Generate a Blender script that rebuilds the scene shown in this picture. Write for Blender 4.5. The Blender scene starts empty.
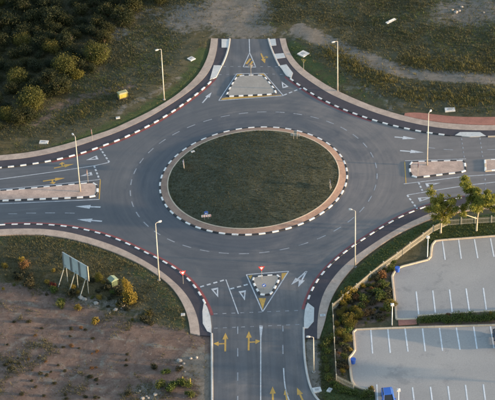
import bpy, bmesh, math, random
import numpy as np
from mathutils import Vector, Matrix
R = math.radians
random.seed(7)
RNG = np.random.default_rng(11)
sc = bpy.context.scene
col = sc.collection

# ------------------------------------------------------------------ camera
S = 0.05443                     # the whole site rises gently towards the right (east)
F, PITCH, ROLL, DIST = 2000.0, 0.614135, -0.0327145, 312.888
CEN = np.array([1.02972, 5.5695, 1.02972 * S])      # roundabout centre = world origin
_fw = np.array([0, math.cos(PITCH), -math.sin(PITCH)])
_r = np.array([1.0, 0, 0]); _u = np.cross(_r, _fw)
_c, _s = math.cos(ROLL), math.sin(ROLL)
CR, CU = _c * _r + _s * _u, -_s * _r + _c * _u
CP = -DIST * _fw - CEN
camd = bpy.data.cameras.new('camera'); cam = bpy.data.objects.new('camera', camd)
col.objects.link(cam); sc.camera = cam
camd.sensor_fit = 'HORIZONTAL'; camd.sensor_width = 36.0; camd.lens = F / 495.0 * 36.0
camd.clip_start = 1.0; camd.clip_end = 12000.0
cam.matrix_world = Matrix(((CR[0], CU[0], -_fw[0], CP[0]), (CR[1], CU[1], -_fw[1], CP[1]),
                           (CR[2], CU[2], -_fw[2], CP[2]), (0, 0, 0, 1)))
# ------------------------------------------------------------------ light
SUN_EL, SUN_AZ = R(7.8), R(102.0)        # azimuth clockwise from +Y: low in the east
SDIR = Vector((math.sin(SUN_AZ) * math.cos(SUN_EL), math.cos(SUN_AZ) * math.cos(SUN_EL), math.sin(SUN_EL)))
w = bpy.data.worlds.new('World'); sc.world = w; w.use_nodes = True
nt = w.node_tree; nt.nodes.clear()
sky = nt.nodes.new('ShaderNodeTexSky'); sky.sky_type = 'NISHITA'; sky.sun_disc = False
sky.sun_elevation = SUN_EL; sky.sun_rotation = SUN_AZ; sky.altitude = 100; sky.dust_density = 1.6; sky.ozone_density = 1.0
bg = nt.nodes.new('ShaderNodeBackground'); bg.inputs[1].default_value = 0.15
wo = nt.nodes.new('ShaderNodeOutputWorld')
nt.links.new(sky.outputs[0], bg.inputs[0]); nt.links.new(bg.outputs[0], wo.inputs[0])
sl = bpy.data.lights.new('sun', 'SUN'); sl.energy = 3.4; sl.angle = R(1.2); sl.color = (1.0, 0.72, 0.46)
so = bpy.data.objects.new('sun', sl); col.objects.link(so)
so.rotation_euler = SDIR.to_track_quat('Z', 'Y').to_euler()
so.location = (200, -40, 60)
sc.view_settings.view_transform = 'Standard'; sc.view_settings.look = 'None'
sc.view_settings.exposure = 1.82; sc.view_settings.gamma = 1.0; sc.view_settings.use_curve_mapping = False
sc.render.engine = 'CYCLES'; sc.cycles.filter_width = 1.9
sc.cycles.max_bounces = 5; sc.cycles.transparent_max_bounces = 4

# ------------------------------------------------------------------ survey: photo point -> site plan
def P(px, py, h=0.0):
    """plan position (metres, origin = roundabout centre) of a photographed ground point at height h."""
    d = _fw + (px - 247.5) / F * CR - (py - 200.0) / F * CU
    n = np.array([-S, 0, 1.0]); t = (h - CP @ n) / (d @ n)
    q = CP + t * d
    return (float(q[0]), float(q[1]))
def PL(*pts): return [P(a, b) for a, b in pts]
def gz(x): return S * max(-150.0, min(150.0, x))
def chaikin(pts, it=2, closed=False):
    p = [tuple(a) for a in pts]
    for _ in range(it):
        q = []
        n = len(p)
        rng = range(n if closed else n - 1)
        if not closed: q.append(p[0])
        for i in rng:
            a, b = p[i], p[(i + 1) % n]
            q.append((a[0] * .75 + b[0] * .25, a[1] * .75 + b[1] * .25))
            q.append((a[0] * .25 + b[0] * .75, a[1] * .25 + b[1] * .75))
        if not closed: q.append(p[-1])
        p = q
    return p
def arclen(p):
    a = np.array(p); return np.concatenate([[0], np.cumsum(np.hypot(*(a[1:] - a[:-1]).T))])
def resample(p, step=None, n=None, closed=False):
    p = list(p) + ([p[0]] if closed else [])
    L = arclen(p); a = np.array(p)
    if n is None: n = max(2, int(round(L[-1] / step)) + 1)
    t = np.linspace(0, L[-1], n)
    q = np.stack([np.interp(t, L, a[:, 0]), np.interp(t, L, a[:, 1])], -1)
    return [tuple(v) for v in (q[:-1] if closed else q)]
def smooth(p, step=0.6):                      # light smoothing of a traced line
    a = np.array(resample(p, step))
    for _ in range(6):
        b = a.copy(); b[1:-1] = (a[:-2] + 2 * a[1:-1] + a[2:]) / 4; a = b
    return [tuple(v) for v in a]
def offset(p, d):                              # + = to the left of travel
    a = np.array(p); t = np.gradient(a, axis=0); t /= np.linalg.norm(t, axis=1)[:, None]
    return [tuple(v) for v in a + d * np.stack([-t[:, 1], t[:, 0]], -1)]

# ------------------------------------------------------------------ materials
def nodes(name):
    m = bpy.data.materials.new(name); m.use_nodes = True
    t = m.node_tree; t.nodes.clear()
    o = t.nodes.new('ShaderNodeOutputMaterial'); b = t.nodes.new('ShaderNodeBsdfPrincipled')
    t.links.new(b.outputs[0], o.inputs[0])
    return m, t, b, o
def N(t, typ, **kw):
    n = t.nodes.new(typ)
    for k, v in kw.items(): setattr(n, k, v)
    return n
def coords(t): return N(t, 'ShaderNodeNewGeometry').outputs['Position']
def noise(t, vec, scale, detail=4, rough=.55, dist=0):
    n = N(t, 'ShaderNodeTexNoise'); n.inputs['Scale'].default_value = scale
    n.inputs['Detail'].default_value = detail; n.inputs['Roughness'].default_value = rough
    n.inputs['Distortion'].default_value = dist
    t.links.new(vec, n.inputs['Vector']); return n.outputs['Fac']
def ramp(t, fac, stops, interp='LINEAR'):
    n = N(t, 'ShaderNodeValToRGB'); n.color_ramp.interpolation = interp
    e = n.color_ramp.elements
    while len(e) < len(stops): e.new(0.5)
    for el, (p, c) in zip(e, stops):
        el.position = p; el.color = (*c, 1) if len(c) == 3 else c
    t.links.new(fac, n.inputs[0]); return n.outputs[0]
def mix(t, fac, a, b, mode='MIX'):
    n = N(t, 'ShaderNodeMix', data_type='RGBA', blend_type=mode)
    for sock, v in ((n.inputs[0], fac), (n.inputs[6], a), (n.inputs[7], b)):
        if isinstance(v, (int, float)): sock.default_value = v
        elif isinstance(v, tuple): sock.default_value = (*v, 1) if len(v) == 3 else v
        else: t.links.new(v, sock)
    return n.outputs[2]
def math_(t, op, a, b=None, clamp=False):
    n = N(t, 'ShaderNodeMath', operation=op); n.use_clamp = clamp
    for sock, v in zip(n.inputs, (a, b)):
        if v is None: continue
        if isinstance(v, (int, float)): sock.default_value = v
        else: t.links.new(v, sock)
    return n.outputs[0]
def bump(t, b, h, strength=.3, dist=.05):
    n = N(t, 'ShaderNodeBump'); n.inputs['Strength'].default_value = strength
    n.inputs['Distance'].default_value = dist
    t.links.new(h, n.inputs['Height']); t.links.new(n.outputs[0], b.inputs['Normal'])
def sm(t, fac, lo, hi):                       # smoothstep-like remap of a factor
    n = N(t, 'ShaderNodeMapRange', interpolation_type='SMOOTHSTEP')
    n.inputs[1].default_value = lo; n.inputs[2].default_value = hi
    t.links.new(fac, n.inputs[0]); return n.outputs[0]
M = {}
def surf(name, c1, c2, scale=1.0, rough=.85, fine=12.0, fs=.25, metal=0.0, c3=None, bs=.25):
    """two-tone weathered surface: broad blotches + fine grain + slight relief"""
    m, t, b, o = nodes(name); v = coords(t)
    a = noise(t, v, scale, 5, .6, .4); f = noise(t, v, fine, 3, .7)
    cc = ramp(t, a, [(.3, c1), (.7, c2)])
    if c3: cc = mix(t, sm(t, noise(t, v, scale * 2.7, 4, .65), .56, .72), cc, c3)
    g = ramp(t, f, [(.25, (1 - fs,) * 3), (.75, (1 + fs,) * 3)])
    cc = mix(t, 1.0, cc, g, 'MULTIPLY')
    t.links.new(cc, b.inputs['Base Color']); b.inputs['Roughness'].default_value = rough
    b.inputs['Metallic'].default_value = metal
    if bs: bump(t, b, f, bs, .02)
    M[name] = m; return m

def mk_asphalt():
    m, t, b, o = nodes('asphalt'); v = coords(t)
    sep = N(t, 'ShaderNodeSeparateXYZ'); t.links.new(v, sep.inputs[0])
    x, y = sep.outputs[0], sep.outputs[1]
    rr = math_(t, 'SQRT', math_(t, 'ADD', math_(t, 'MULTIPLY', x, x), math_(t, 'MULTIPLY', y, y)))
    big = noise(t, v, .06, 4, .6, .8); mid = noise(t, v, .5, 5, .65, .5); fine = noise(t, v, 9, 3, .7)
    base = ramp(t, big, [(.3, (.076, .080, .090)), (.72, (.114, .112, .115))])
    # darker, bluer inner lane of the ring; browner towards the east
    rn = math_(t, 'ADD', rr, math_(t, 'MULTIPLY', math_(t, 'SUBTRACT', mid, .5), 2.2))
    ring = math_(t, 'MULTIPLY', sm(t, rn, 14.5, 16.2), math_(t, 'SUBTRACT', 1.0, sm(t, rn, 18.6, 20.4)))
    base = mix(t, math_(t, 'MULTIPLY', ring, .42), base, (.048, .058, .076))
    east_brown = math_(t, 'MULTIPLY', sm(t, math_(t, 'ADD', noise(t, v, .11, 5, .6, 1.2), math_(t, 'MULTIPLY', x, .012)), .44, .80), .85)
    base = mix(t, east_brown, base, (.175, .156, .146))
    ang = math_(t, 'ARCTAN2', y, x)
    pv = N(t, 'ShaderNodeCombineXYZ'); t.links.new(math_(t, 'MULTIPLY', rr, 1.5), pv.inputs[0]); t.links.new(math_(t, 'MULTIPLY', ang, 1.6), pv.inputs[1])
    rs = noise(t, pv.outputs[0], 1.0, 5, .6); inr = math_(t, 'SUBTRACT', 1.0, sm(t, rr, 22.5, 26.0))
    base = mix(t, math_(t, 'MULTIPLY', inr, .7), base, mix(t, 1.0, base, ramp(t, rs, [(.3, (.72, .76, .82)), (.7, (1.26, 1.22, 1.17))]), 'MULTIPLY'))
    # streaks that follow the traffic: along the legs
    mp = N(t, 'ShaderNodeMapping'); mp.inputs['Scale'].default_value = (1.3, .05, 1); t.links.new(v, mp.inputs[0])
    st = noise(t, mp.outputs[0], 1.0, 4, .6)
    leg = sm(t, math_(t, 'ABSOLUTE', y), 25.0, 29.0)
    base = mix(t, math_(t, 'MULTIPLY', leg, .55), base, mix(t, 1.0, base, ramp(t, st, [(.3, (.62,) * 3), (.7, (1.3,) * 3)]), 'MULTIPLY'))
    mp2 = N(t, 'ShaderNodeMapping'); mp2.inputs['Scale'].default_value = (.05, 1.3, 1); t.links.new(v, mp2.inputs[0])
    st2 = noise(t, mp2.outputs[0], 1.0, 4, .6)
    leg2 = sm(t, math_(t, 'ABSOLUTE', x), 25.0, 29.0)
    base = mix(t, math_(t, 'MULTIPLY', leg2, .5), base, mix(t, 1.0, base, ramp(t, st2, [(.3, (.68,) * 3), (.7, (1.28,) * 3)]), 'MULTIPLY'))
    base = mix(t, 1.0, base, ramp(t, mid, [(.25, (.86,) * 3), (.75, (1.14,) * 3)]), 'MULTIPLY')
    base = mix(t, 1.0, base, ramp(t, fine, [(.25, (.82,) * 3), (.75, (1.18,) * 3)]), 'MULTIPLY')
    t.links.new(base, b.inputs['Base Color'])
    t.links.new(ramp(t, mid, [(.2, (.62,) * 3), (.8, (.85,) * 3)]), b.inputs['Roughness'])
    bump(t, b, fine, .25, .012)
    M['asphalt'] = m
mk_asphalt()

def mk_brick(name, c1, c2, mortar, ang=0.0, sc_=1.0, bw=.22, bh=.11):
    m, t, b, o = nodes(name); v = coords(t)
    mp = N(t, 'ShaderNodeMapping'); mp.inputs['Rotation'].default_value = (0, 0, ang); t.links.new(v, mp.inputs[0])
    k = N(t, 'ShaderNodeTexBrick'); t.links.new(mp.outputs[0], k.inputs[0])
    k.inputs['Color1'].default_value = (*c1, 1); k.inputs['Color2'].default_value = (*c2, 1)
    k.inputs['Mortar'].default_value = (*mortar, 1)
    k.inputs['Scale'].default_value = sc_; k.inputs['Brick Width'].default_value = bw
    k.inputs['Row Height'].default_value = bh; k.inputs['Mortar Size'].default_value = .012
    big = noise(t, v, .7, 4, .6)
    cc = mix(t, 1.0, k.outputs[0], ramp(t, big, [(.25, (.72,) * 3), (.75, (1.2,) * 3)]), 'MULTIPLY')
    cc = mix(t, 1.0, cc, ramp(t, noise(t, v, 5, 3, .7), [(.25, (.85,) * 3), (.75, (1.15,) * 3)]), 'MULTIPLY')
    t.links.new(cc, b.inputs['Base Color']); b.inputs['Roughness'].default_value = .9
    M[name] = m
mk_brick('median_brick', (.56, .40, .315), (.47, .335, .265), (.37, .265, .215), R(38), .6)
mk_brick('apron_brick', (.40, .25, .175), (.33, .20, .14), (.17, .13, .11), 0, 1)
mk_brick('sidewalk_brick', (.52, .395, .31), (.46, .345, .272), (.26, .205, .17), R(20), 1)
mk_brick('red_brick', (.40, .16, .11), (.32, .125, .085), (.26, .13, .1), 0, 1)
surf('splitter_paving', (.27, .245, .215), (.34, .305, .265), .5, .9, 8, .2)
surf('verge_paving', (.038, .032, .040), (.060, .049, .056), .5, .8, 7, .3)
surf('kerb_white', (.82, .80, .77), (.66, .64, .61), 1.2, .6, 14, .12, c3=(.36, .33, .30))
surf('kerb_black', (.014, .014, .017), (.035, .033, .034), 1.2, .6, 14, .2)
surf('kerb_concrete', (.40, .385, .36), (.52, .50, .47), .8, .85, 10, .15)
surf('kerb_sand', (.58, .47, .34), (.46, .37, .27), .8, .85, 10, .15)
surf('ramp_concrete', (.46, .46, .45), (.58, .57, .54), .9, .85, 10, .13, c3=(.33, .31, .28))
surf('paint_white', (.60, .61, .62), (.38, .385, .40), 1.1, .6, 5, .2, c3=(.2, .2, .21))
surf('paint_worn', (.36, .37, .39), (.22, .225, .24), 1.3, .65, 6, .25, c3=(.12, .12, .13))
surf('bay_paint', (.72, .73, .74), (.56, .57, .58), .9, .6, 6, .15, c3=(.42, .42, .42))
surf('paint_yellow', (.58, .34, .06), (.42, .25, .06), 1.1, .6, 5, .2, c3=(.2, .15, .07))
surf('paint_red', (.27, .06, .055), (.19, .05, .05), .8, .65, 5, .2, c3=(.11, .06, .06))
surf('lot_asphalt', (.285, .272, .258), (.34, .32, .298), .13, .85, 7, .16, c3=(.245, .235, .225))
surf('lamp_metal', (.46, .42, .36), (.38, .35, .30), 2.0, .45, 14, .08, metal=.25)
surf('lamp_glass', (.62, .61, .58), (.54, .53, .51), 3, .25, 14, .05)
surf('sign_post', (.42, .40, .36), (.34, .32, .30), 3, .45, 14, .1, metal=.5)
surf('sign_white', (.78, .77, .75), (.70, .69, .67), 3, .4, 14, .05)
surf('sign_red', (.56, .035, .03), (.48, .03, .028), 3, .4, 14, .05)
surf('sign_blue', (.045, .13, .46), (.04, .11, .40), 3, .4, 14, .05)
surf('sign_grey', (.38, .38, .37), (.30, .30, .29), 3, .5, 14, .1, metal=.3)
surf('sign_orange', (.62, .34, .10), (.52, .27, .08), 3, .45, 14, .1)
surf('fence_steel', (.44, .41, .34), (.36, .33, .27), 1, .5, 14, .1)
surf('board_back', (.50, .57, .58), (.42, .48, .49), .8, .5, 9, .12, metal=.2)
surf('board_frame', (.15, .17, .18), (.20, .21, .22), 1, .6, 9, .12)
surf('board_leg', (.34, .36, .34), (.27, .28, .26), 1, .6, 9, .12)
surf('kiosk_yellow', (.40, .32, .06), (.24, .22, .05), 1.5, .55, 12, .12)
surf('kiosk_lid', (.34, .31, .14), (.28, .27, .15), 1.5, .55, 12, .12)
surf('kiosk_green', (.075, .10, .055), (.055, .08, .045), 1.5, .6, 12, .12)
surf('kiosk_pale', (.20, .26, .18), (.16, .21, .15), 1.5, .6, 12, .12)
surf('bin_blue', (.03, .10, .44), (.025, .08, .36), 3, .4, 12, .06)
surf('bark', (.50, .40, .29), (.36, .28, .20), 3, .9, 14, .3)
surf('twig', (.10, .075, .05), (.15, .11, .07), 3, .9, 14, .3)
surf('rock', (.33, .30, .27), (.22, .20, .175), 2, .9, 6, .25)
surf('soil', (.085, .060, .045), (.125, .085, .062), .6, .95, 5, .35)
surf('car_blue', (.035, .12, .44), (.035, .115, .42), 1, .25, 30, .03, bs=0)
surf('car_navy', (.012, .02, .055), (.012, .02, .05), 1, .25, 30, .03, bs=0)
surf('car_glass', (.02, .024, .028), (.025, .03, .034), 1, .05, 30, .03, bs=0)
surf('tyre', (.015, .015, .015), (.022, .022, .022), 4, .85, 20, .1)
surf('rim', (.45, .45, .46), (.38, .38, .39), 4, .3, 20, .05, metal=.8)
surf('plastic_black', (.02, .02, .021), (.03, .03, .03), 4, .6, 20, .1)
surf('lamp_red', (.45, .02, .02), (.4, .02, .02), 4, .2, 20, .05)

def mk_leaf(name, dark, light, accent, amt=.5, trans=.35):
    m, t, b, o = nodes(name); v = coords(t)
    at = N(t, 'ShaderNodeAttribute', attribute_name='tint').outputs['Fac']
    oi = N(t, 'ShaderNodeObjectInfo').outputs['Random']
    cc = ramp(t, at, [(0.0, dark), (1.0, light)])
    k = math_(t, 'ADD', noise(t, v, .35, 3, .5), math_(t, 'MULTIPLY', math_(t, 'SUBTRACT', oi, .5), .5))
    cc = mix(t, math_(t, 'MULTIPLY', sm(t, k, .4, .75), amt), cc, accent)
    t.links.new(cc, b.inputs['Base Color']); b.inputs['Roughness'].default_value = .7
    b.inputs['Specular IOR Level'].default_value = .25
    tr = N(t, 'ShaderNodeBsdfTranslucent'); t.links.new(cc, tr.inputs[0])
    mx = N(t, 'ShaderNodeMixShader'); mx.inputs[0].default_value = trans
    t.links.new(b.outputs[0], mx.inputs[1]); t.links.new(tr.outputs[0], mx.inputs[2]); t.links.new(mx.outputs[0], o.inputs[0])
    M[name] = m
mk_leaf('leaf_thicket', (.012, .018, .008), (.036, .044, .015), (.065, .060, .016), .5)
mk_leaf('leaf_lit', (.06, .064, .012), (.15, .135, .026), (.2, .15, .025), .55)
mk_leaf('leaf_big', (.042, .050, .012), (.115, .112, .026), (.155, .125, .026), .5)
mk_leaf('leaf_tree', (.11, .125, .022), (.26, .26, .05), (.29, .25, .05), .5, .45)
mk_leaf('leaf_yellow', (.15, .11, .018), (.31, .22, .035), (.12, .11, .03), .45)
mk_leaf('leaf_orange', (.12, .06, .025), (.21, .11, .045), (.09, .08, .035), .6)
mk_leaf('leaf_red', (.13, .022, .016), (.20, .04, .025), (.09, .035, .02), .5)
mk_leaf('leaf_green', (.035, .062, .014), (.09, .125, .028), (.14, .13, .035), .45)
mk_leaf('leaf_dull', (.022, .026, .014), (.055, .056, .03), (.085, .07, .035), .5)
mk_leaf('grass_dry', (.070, .072, .034), (.14, .128, .062), (.15, .13, .058), .4)
mk_leaf('grass_green', (.055, .082, .022), (.115, .14, .042), (.13, .12, .045), .4)
mk_leaf('grass_gold', (.14, .115, .034), (.25, .19, .056), (.10, .105, .035), .5)
mk_leaf('grass_island', (.052, .058, .030), (.092, .095, .048), (.095, .09, .048), .4)

def mk_ground():
    m, t, b, o = nodes('ground_earth'); v = coords(t)
    A = N(t, 'ShaderNodeAttribute', attribute_name='mask_a').outputs['Color']
    sp = N(t, 'ShaderNodeSeparateColor'); t.links.new(A, sp.inputs[0])
    big = noise(t, v, .12, 5, .6, .5); mid = noise(t, v, .8, 5, .65, .6); fine = noise(t, v, 5, 4, .7)
    base = ramp(t, mid, [(.28, (.048, .047, .026)), (.5, (.076, .071, .040)), (.75, (.108, .094, .062))])
    base = mix(t, sm(t, big, .45, .7), base, mix(t, 1.0, base, (1.25, 1.05, .85), 'MULTIPLY'))
    jit = math_(t, 'MULTIPLY', math_(t, 'SUBTRACT', mid, .5), 1.3)
    def layer(base, ch, c):
        f = sm(t, math_(t, 'ADD', sp.outputs[ch], jit), .28, .62)
        return mix(t, math_(t, 'MULTIPLY', f, sm(t, sp.outputs[ch], .02, .2)), base, c)
    base = layer(base, 1, ramp(t, fine, [(.3, (.036, .052, .018)), (.7, (.066, .084, .030))]))
    base = layer(base, 2, ramp(t, mid, [(.28, (.100, .064, .050)), (.5, (.145, .099, .078)), (.75, (.19, .14, .113))]))
    base = layer(base, 0, ramp(t, mid, [(.3, (.12, .105, .085)), (.7, (.20, .175, .145))]))
    base = mix(t, 1.0, base, ramp(t, fine, [(.25, (.7,) * 3), (.75, (1.3,) * 3)]), 'MULTIPLY')
    # light stony specks
    vo = N(t, 'ShaderNodeTexVoronoi'); vo.inputs['Scale'].default_value = 1.1; t.links.new(v, vo.inputs[0])
    spk = math_(t, 'MULTIPLY', math_(t, 'SUBTRACT', 1.0, sm(t, vo.outputs['Distance'], .05, .14)), sm(t, sp.outputs[2], .3, .6))
    base = mix(t, math_(t, 'MULTIPLY', spk, .6), base, (.30, .26, .22))
    t.links.new(base, b.inputs['Base Color']); b.inputs['Roughness'].default_value = .95
    b.inputs['Specular IOR Level'].default_value = .2
    bump(t, b, math_(t, 'ADD', math_(t, 'MULTIPLY', mid, 1.0), math_(t, 'MULTIPLY', fine, .3)), .45, .1)
    M['ground_earth'] = m
mk_ground()

# ------------------------------------------------------------------ object helpers
def link(name, me, mat=None, parent=None, kind=None):
    o = bpy.data.objects.new(name, me); col.objects.link(o)
    if mat and me is not None and not me.materials: me.materials.append(M[mat])
    if parent is not None: o.parent = parent
    if kind: o['kind'] = kind
    return o
def pyd(name, v, f, mat=None, parent=None, kind=None, smooth_=False):
    me = bpy.data.meshes.new(name); me.from_pydata([tuple(a) for a in v], [], [tuple(a) for a in f]); me.update()
    if smooth_:
        me.polygons.foreach_set('use_smooth', [True] * len(me.polygons))
    return link(name, me, mat, parent, kind)
def tag(o, label, cat, group=None):
    o['label'] = label; o['category'] = cat
    if group: o['group'] = group
    return o
def empty(name, x, y, label=None, cat=None, group=None, rz=0.0, z=None):
    o = bpy.data.objects.new(name, None); col.objects.link(o)
    o.location = (x, y, gz(x) + .1 if z is None else z); o.rotation_euler = (0, 0, rz); o.empty_display_size = .3
    if label: tag(o, label, cat, group)
    return o
def slab(name, out, top, thick, mat, parent=None, kind=None, tops=None):
    """flat slab with real sides laid on the sloping site; out = plan outline"""
    n = len(out)
    a = 0.0
    for i in range(n):
        x0, y0 = out[i]; x1, y1 = out[(i + 1) % n]; a += x0 * y1 - x1 * y0
    if a < 0: out = out[::-1]; tops = tops[::-1] if tops else None
    v = [(x, y, gz(x) + (tops[i] if tops else top)) for i, (x, y) in enumerate(out)]
    v += [(x, y, gz(x) + top - thick) for x, y in out]
    f = [tuple(range(n))] + [(i, n + i, n + (i + 1) % n, (i + 1) % n) for i in range(n)]
    return pyd(name, v, f, mat, parent, kind)
def sheet(name, out, z, mat, parent=None, kind=None):
    a = sum(out[i][0] * out[(i + 1) % len(out)][1] - out[(i + 1) % len(out)][0] * out[i][1] for i in range(len(out)))
    if a < 0: out = out[::-1]
    return pyd(name, [(x, y, gz(x) + z) for x, y in out], [tuple(range(len(out)))], mat, parent, kind)
def band(name, A, B, top, thick, mat, parent=None, kind=None, n=None):
    """strip slab between two plan lines"""
    n = n or max(8, int(arclen(A)[-1] / .8))
    A = resample(A, n=n); B = resample(B, n=n)
    v = []
    for (ax, ay), (bx, by) in zip(A, B):
        v += [(ax, ay, gz(ax) + top), (bx, by, gz(bx) + top), (ax, ay, gz(ax) + top - thick), (bx, by, gz(bx) + top - thick)]
    f = []
    for i in range(n - 1):
        a, b = 4 * i, 4 * i + 4
        f += [(a, a + 1, b + 1, b), (a, b, b + 2, a + 2), (a + 1, a + 3, b + 3, b + 1)]
    f += [(0, 2, 3, 1), (4 * n - 4, 4 * n - 3, 4 * n - 1, 4 * n - 2)]
    o = pyd(name, v, f, mat, parent, kind)
    bm = bmesh.new(); bm.from_mesh(o.data); bmesh.ops.recalc_face_normals(bm, faces=bm.faces); bm.to_mesh(o.data); bm.free()
    return o
def plane_matrix(x, y, tx, ty, z=0.0):
    t = Vector((tx, ty, S * tx)).normalized(); n = Vector((-S, 0, 1)).normalized(); b = n.cross(t)
    return Matrix(((t.x, b.x, n.x, x), (t.y, b.y, n.y, y), (t.z, b.z, n.z, gz(x) + z), (0, 0, 0, 1)))
class MB:
    """collects solids into one mesh"""
    def __init__(s): s.v = []; s.f = []
    def add(s, v, f):
        k = len(s.v); s.v += [tuple(a) for a in v]; s.f += [tuple(i + k for i in a) for a in f]; return s
    def box(s, c, d, rz=0.0, taper=1.0):
        cx, cy, cz = c; hx, hy, hz = d[0] / 2, d[1] / 2, d[2] / 2; ca, sa = math.cos(rz), math.sin(rz)
        v = []
        for z, k in ((-hz, 1), (hz, taper)):
            for x, y in ((-hx, -hy), (hx, -hy), (hx, hy), (-hx, hy)):
                x *= k; y *= k; v.append((cx + x * ca - y * sa, cy + x * sa + y * ca, cz + z))
        return s.add(v, [(3, 2, 1, 0), (4, 5, 6, 7), (0, 1, 5, 4), (1, 2, 6, 5), (2, 3, 7, 6), (3, 0, 4, 7)])
    def tube(s, pts, rad, n=8):
        pts = [Vector(p) for p in pts]
        if not isinstance(rad, (list, tuple)): rad = [rad] * len(pts)
        v = []
        for i, p in enumerate(pts):
            d = (pts[min(i + 1, len(pts) - 1)] - pts[max(i - 1, 0)]).normalized()
            a = d.orthogonal().normalized() if i == 0 else (a - d * a.dot(d)).normalized()
            b = d.cross(a)
            for k in range(n):
                t = 2 * math.pi * k / n
                v.append(p + (a * math.cos(t) + b * math.sin(t)) * rad[i])
        f = [(i * n + k, i * n + (k + 1) % n, (i + 1) * n + (k + 1) % n, (i + 1) * n + k) for i in range(len(pts) - 1) for k in range(n)]
        f += [tuple(range(n))[::-1], tuple((len(pts) - 1) * n + k for k in range(n))]
        return s.add(v, f)
    def prism(s, poly, y0, y1):
        """poly in x,z extruded along y"""
        n = len(poly)
        v = [(x, y0, z) for x, z in poly] + [(x, y1, z) for x, z in poly]
        f = [tuple(range(n)), tuple(range(2 * n - 1, n - 1, -1))] + [(i, n + i, n + (i + 1) % n, (i + 1) % n) for i in range(n)]
        return s.add(v, f)
    def build(s, name, mat, parent=None, kind=None, smooth_=False, fix=True):
        o = pyd(name, s.v, s.f, mat, parent, kind, smooth_)
        if fix:
            bm = bmesh.new(); bm.from_mesh(o.data); bmesh.ops.recalc_face_normals(bm, faces=bm.faces); bm.to_mesh(o.data); bm.free()
        return o

# ------------------------------------------------------------------ site lines (traced kerbs, surveyed to plan)
K = {}
K['NW'] = smooth([(-140, 8.9), (-60, 8.9)] + PL((1, 167.8), (13.5, 166.7), (26, 165.1), (38.2, 163.3), (50.6, 161), (62.3, 158.6), (74.2, 155.4),
     (86.2, 152), (97.2, 148), (108, 144), (121, 139.5), (129, 135.5), (139.6, 130.6), (148.9, 125.8), (158.4, 120.7), (166.7, 115.5),
     (175, 110.2), (182.4, 104.9), (189.5, 99.7), (196.2, 94.6), (201.4, 90.4), (207, 85.4), (214.5, 78), (219.5, 70.5), (223, 63.5), (226.5, 55), (228.6, 47.5), (229.6, 39)))
K['NE'] = smooth(PL((268.4, 39), (270.2, 46), (273, 53), (276, 60), (280.5, 68.5), (286.5, 76), (294.6, 82.2), (300.9, 86.7), (307.6, 91), (314.6, 95.6),
     (322.3, 99.8), (330.2, 103.7), (338.7, 107.7), (348, 111.5), (357.3, 114.9), (367.3, 118.5), (377.9, 121.7), (388, 124.6), (399.4, 127.4),
     (410.9, 129.9), (422.6, 132.1), (434.3, 133.9), (446.2, 135.5), (460, 136.6), (478, 137), (495, 136.8)) + [(60, 6.4), (140, 6.4)])
K['SE'] = smooth([(140, -9.2), (60, -9.2)] + PL((493, 194.7), (478, 196), (464.4, 197.6), (452.7, 199.8), (436.8, 203.2), (427.2, 206.6), (416.5, 210.4), (405.9, 214.7),
     (396.4, 219.2), (387.5, 224.5), (378, 230), (369, 236), (359.7, 242), (350.5, 248.2), (342, 254.8), (333.8, 261.8), (326.8, 269), (320.5, 276.2),
     (315.6, 283.4), (311, 292.3), (307.6, 301), (305, 309.5), (303.8, 319), (303.6, 331), (304, 345), (304.6, 358), (306.7, 373), (310.2, 387.5), (316.7, 400))
     + [(12.5, -60), (17, -65.5), (25, -68), (140, -68)])
K['SW'] = smooth([(-140, -7.2), (-60, -7.2)] + PL((5, 225), (18, 224.6), (30.7, 224.4), (43.3, 224.8), (55.5, 225.6), (68, 227), (79.9, 229), (91.3, 231.4), (102, 234.3),
     (113, 238), (123, 242), (132.7, 246.5), (142.3, 251.2), (151.5, 255.7), (161, 260.5), (170, 265.5), (178, 270.8), (185.8, 277), (192.5, 283.9), (198, 291.2),
     (203, 299.5), (207.5, 308.5), (210.4, 317), (211.6, 328), (211.8, 345), (212, 400)) + [(-6.6, -110)])
TI, TO = {}, {}                       # inner and outer edge of the tan footpaths
TI['NW'] = smooth([(-140, 11.0), (-60, 11.0)] + PL((0, 161), (22.5, 159.2), (45, 155.2), (67.5, 149.8), (90, 142.4), (110, 135.6), (120, 131.6), (132, 126.4), (146.3, 119.5),
     (160.4, 111.2), (174.5, 102.3), (182.6, 97), (190, 91.5), (198, 85), (205, 78), (210, 70.8), (213.6, 63), (216.4, 53), (217.6, 46), (217.9, 39)))
TO['NW'] = smooth([(-140, 12.7), (-60, 12.7)] + PL((0, 155.9), (22.5, 153.8), (45, 149.9), (67.5, 144.2), (90, 136.9), (110, 130.6), (120, 126.2), (132, 120.5), (146.3, 113.8), (160.4, 105.8),
     (174.5, 97), (185, 88.5), (192, 81.8), (198.3, 75), (203, 67.5), (207, 59), (209.6, 50.5), (211.1, 39)))
TI['NE'] = smooth(PL((279.6, 39), (281, 46), (283.6, 53.5), (288, 61.5), (293.3, 68.3), (299, 73.8), (305, 78.5), (318.3, 87.4), (330, 94.6), (350, 103.6), (373.3, 112.6), (396.7, 120), (423.3, 126),
     (446.7, 129.4), (470, 130.8), (495, 131)) + [(60, 8.5), (140, 8.5)])
TO['NE'] = smooth(PL((285.6, 39), (286.6, 45), (289, 51.5), (292.6, 58), (297, 63.5), (302.5, 68.8), (308.5, 73.6), (320, 81.4), (330, 87.7), (350, 97.3), (373.3, 107), (396.7, 114.4), (416.7, 119.3), (440, 123.2),
     (468, 125.4), (495, 126)) + [(60, 10.4), (140, 10.4)])
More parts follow.
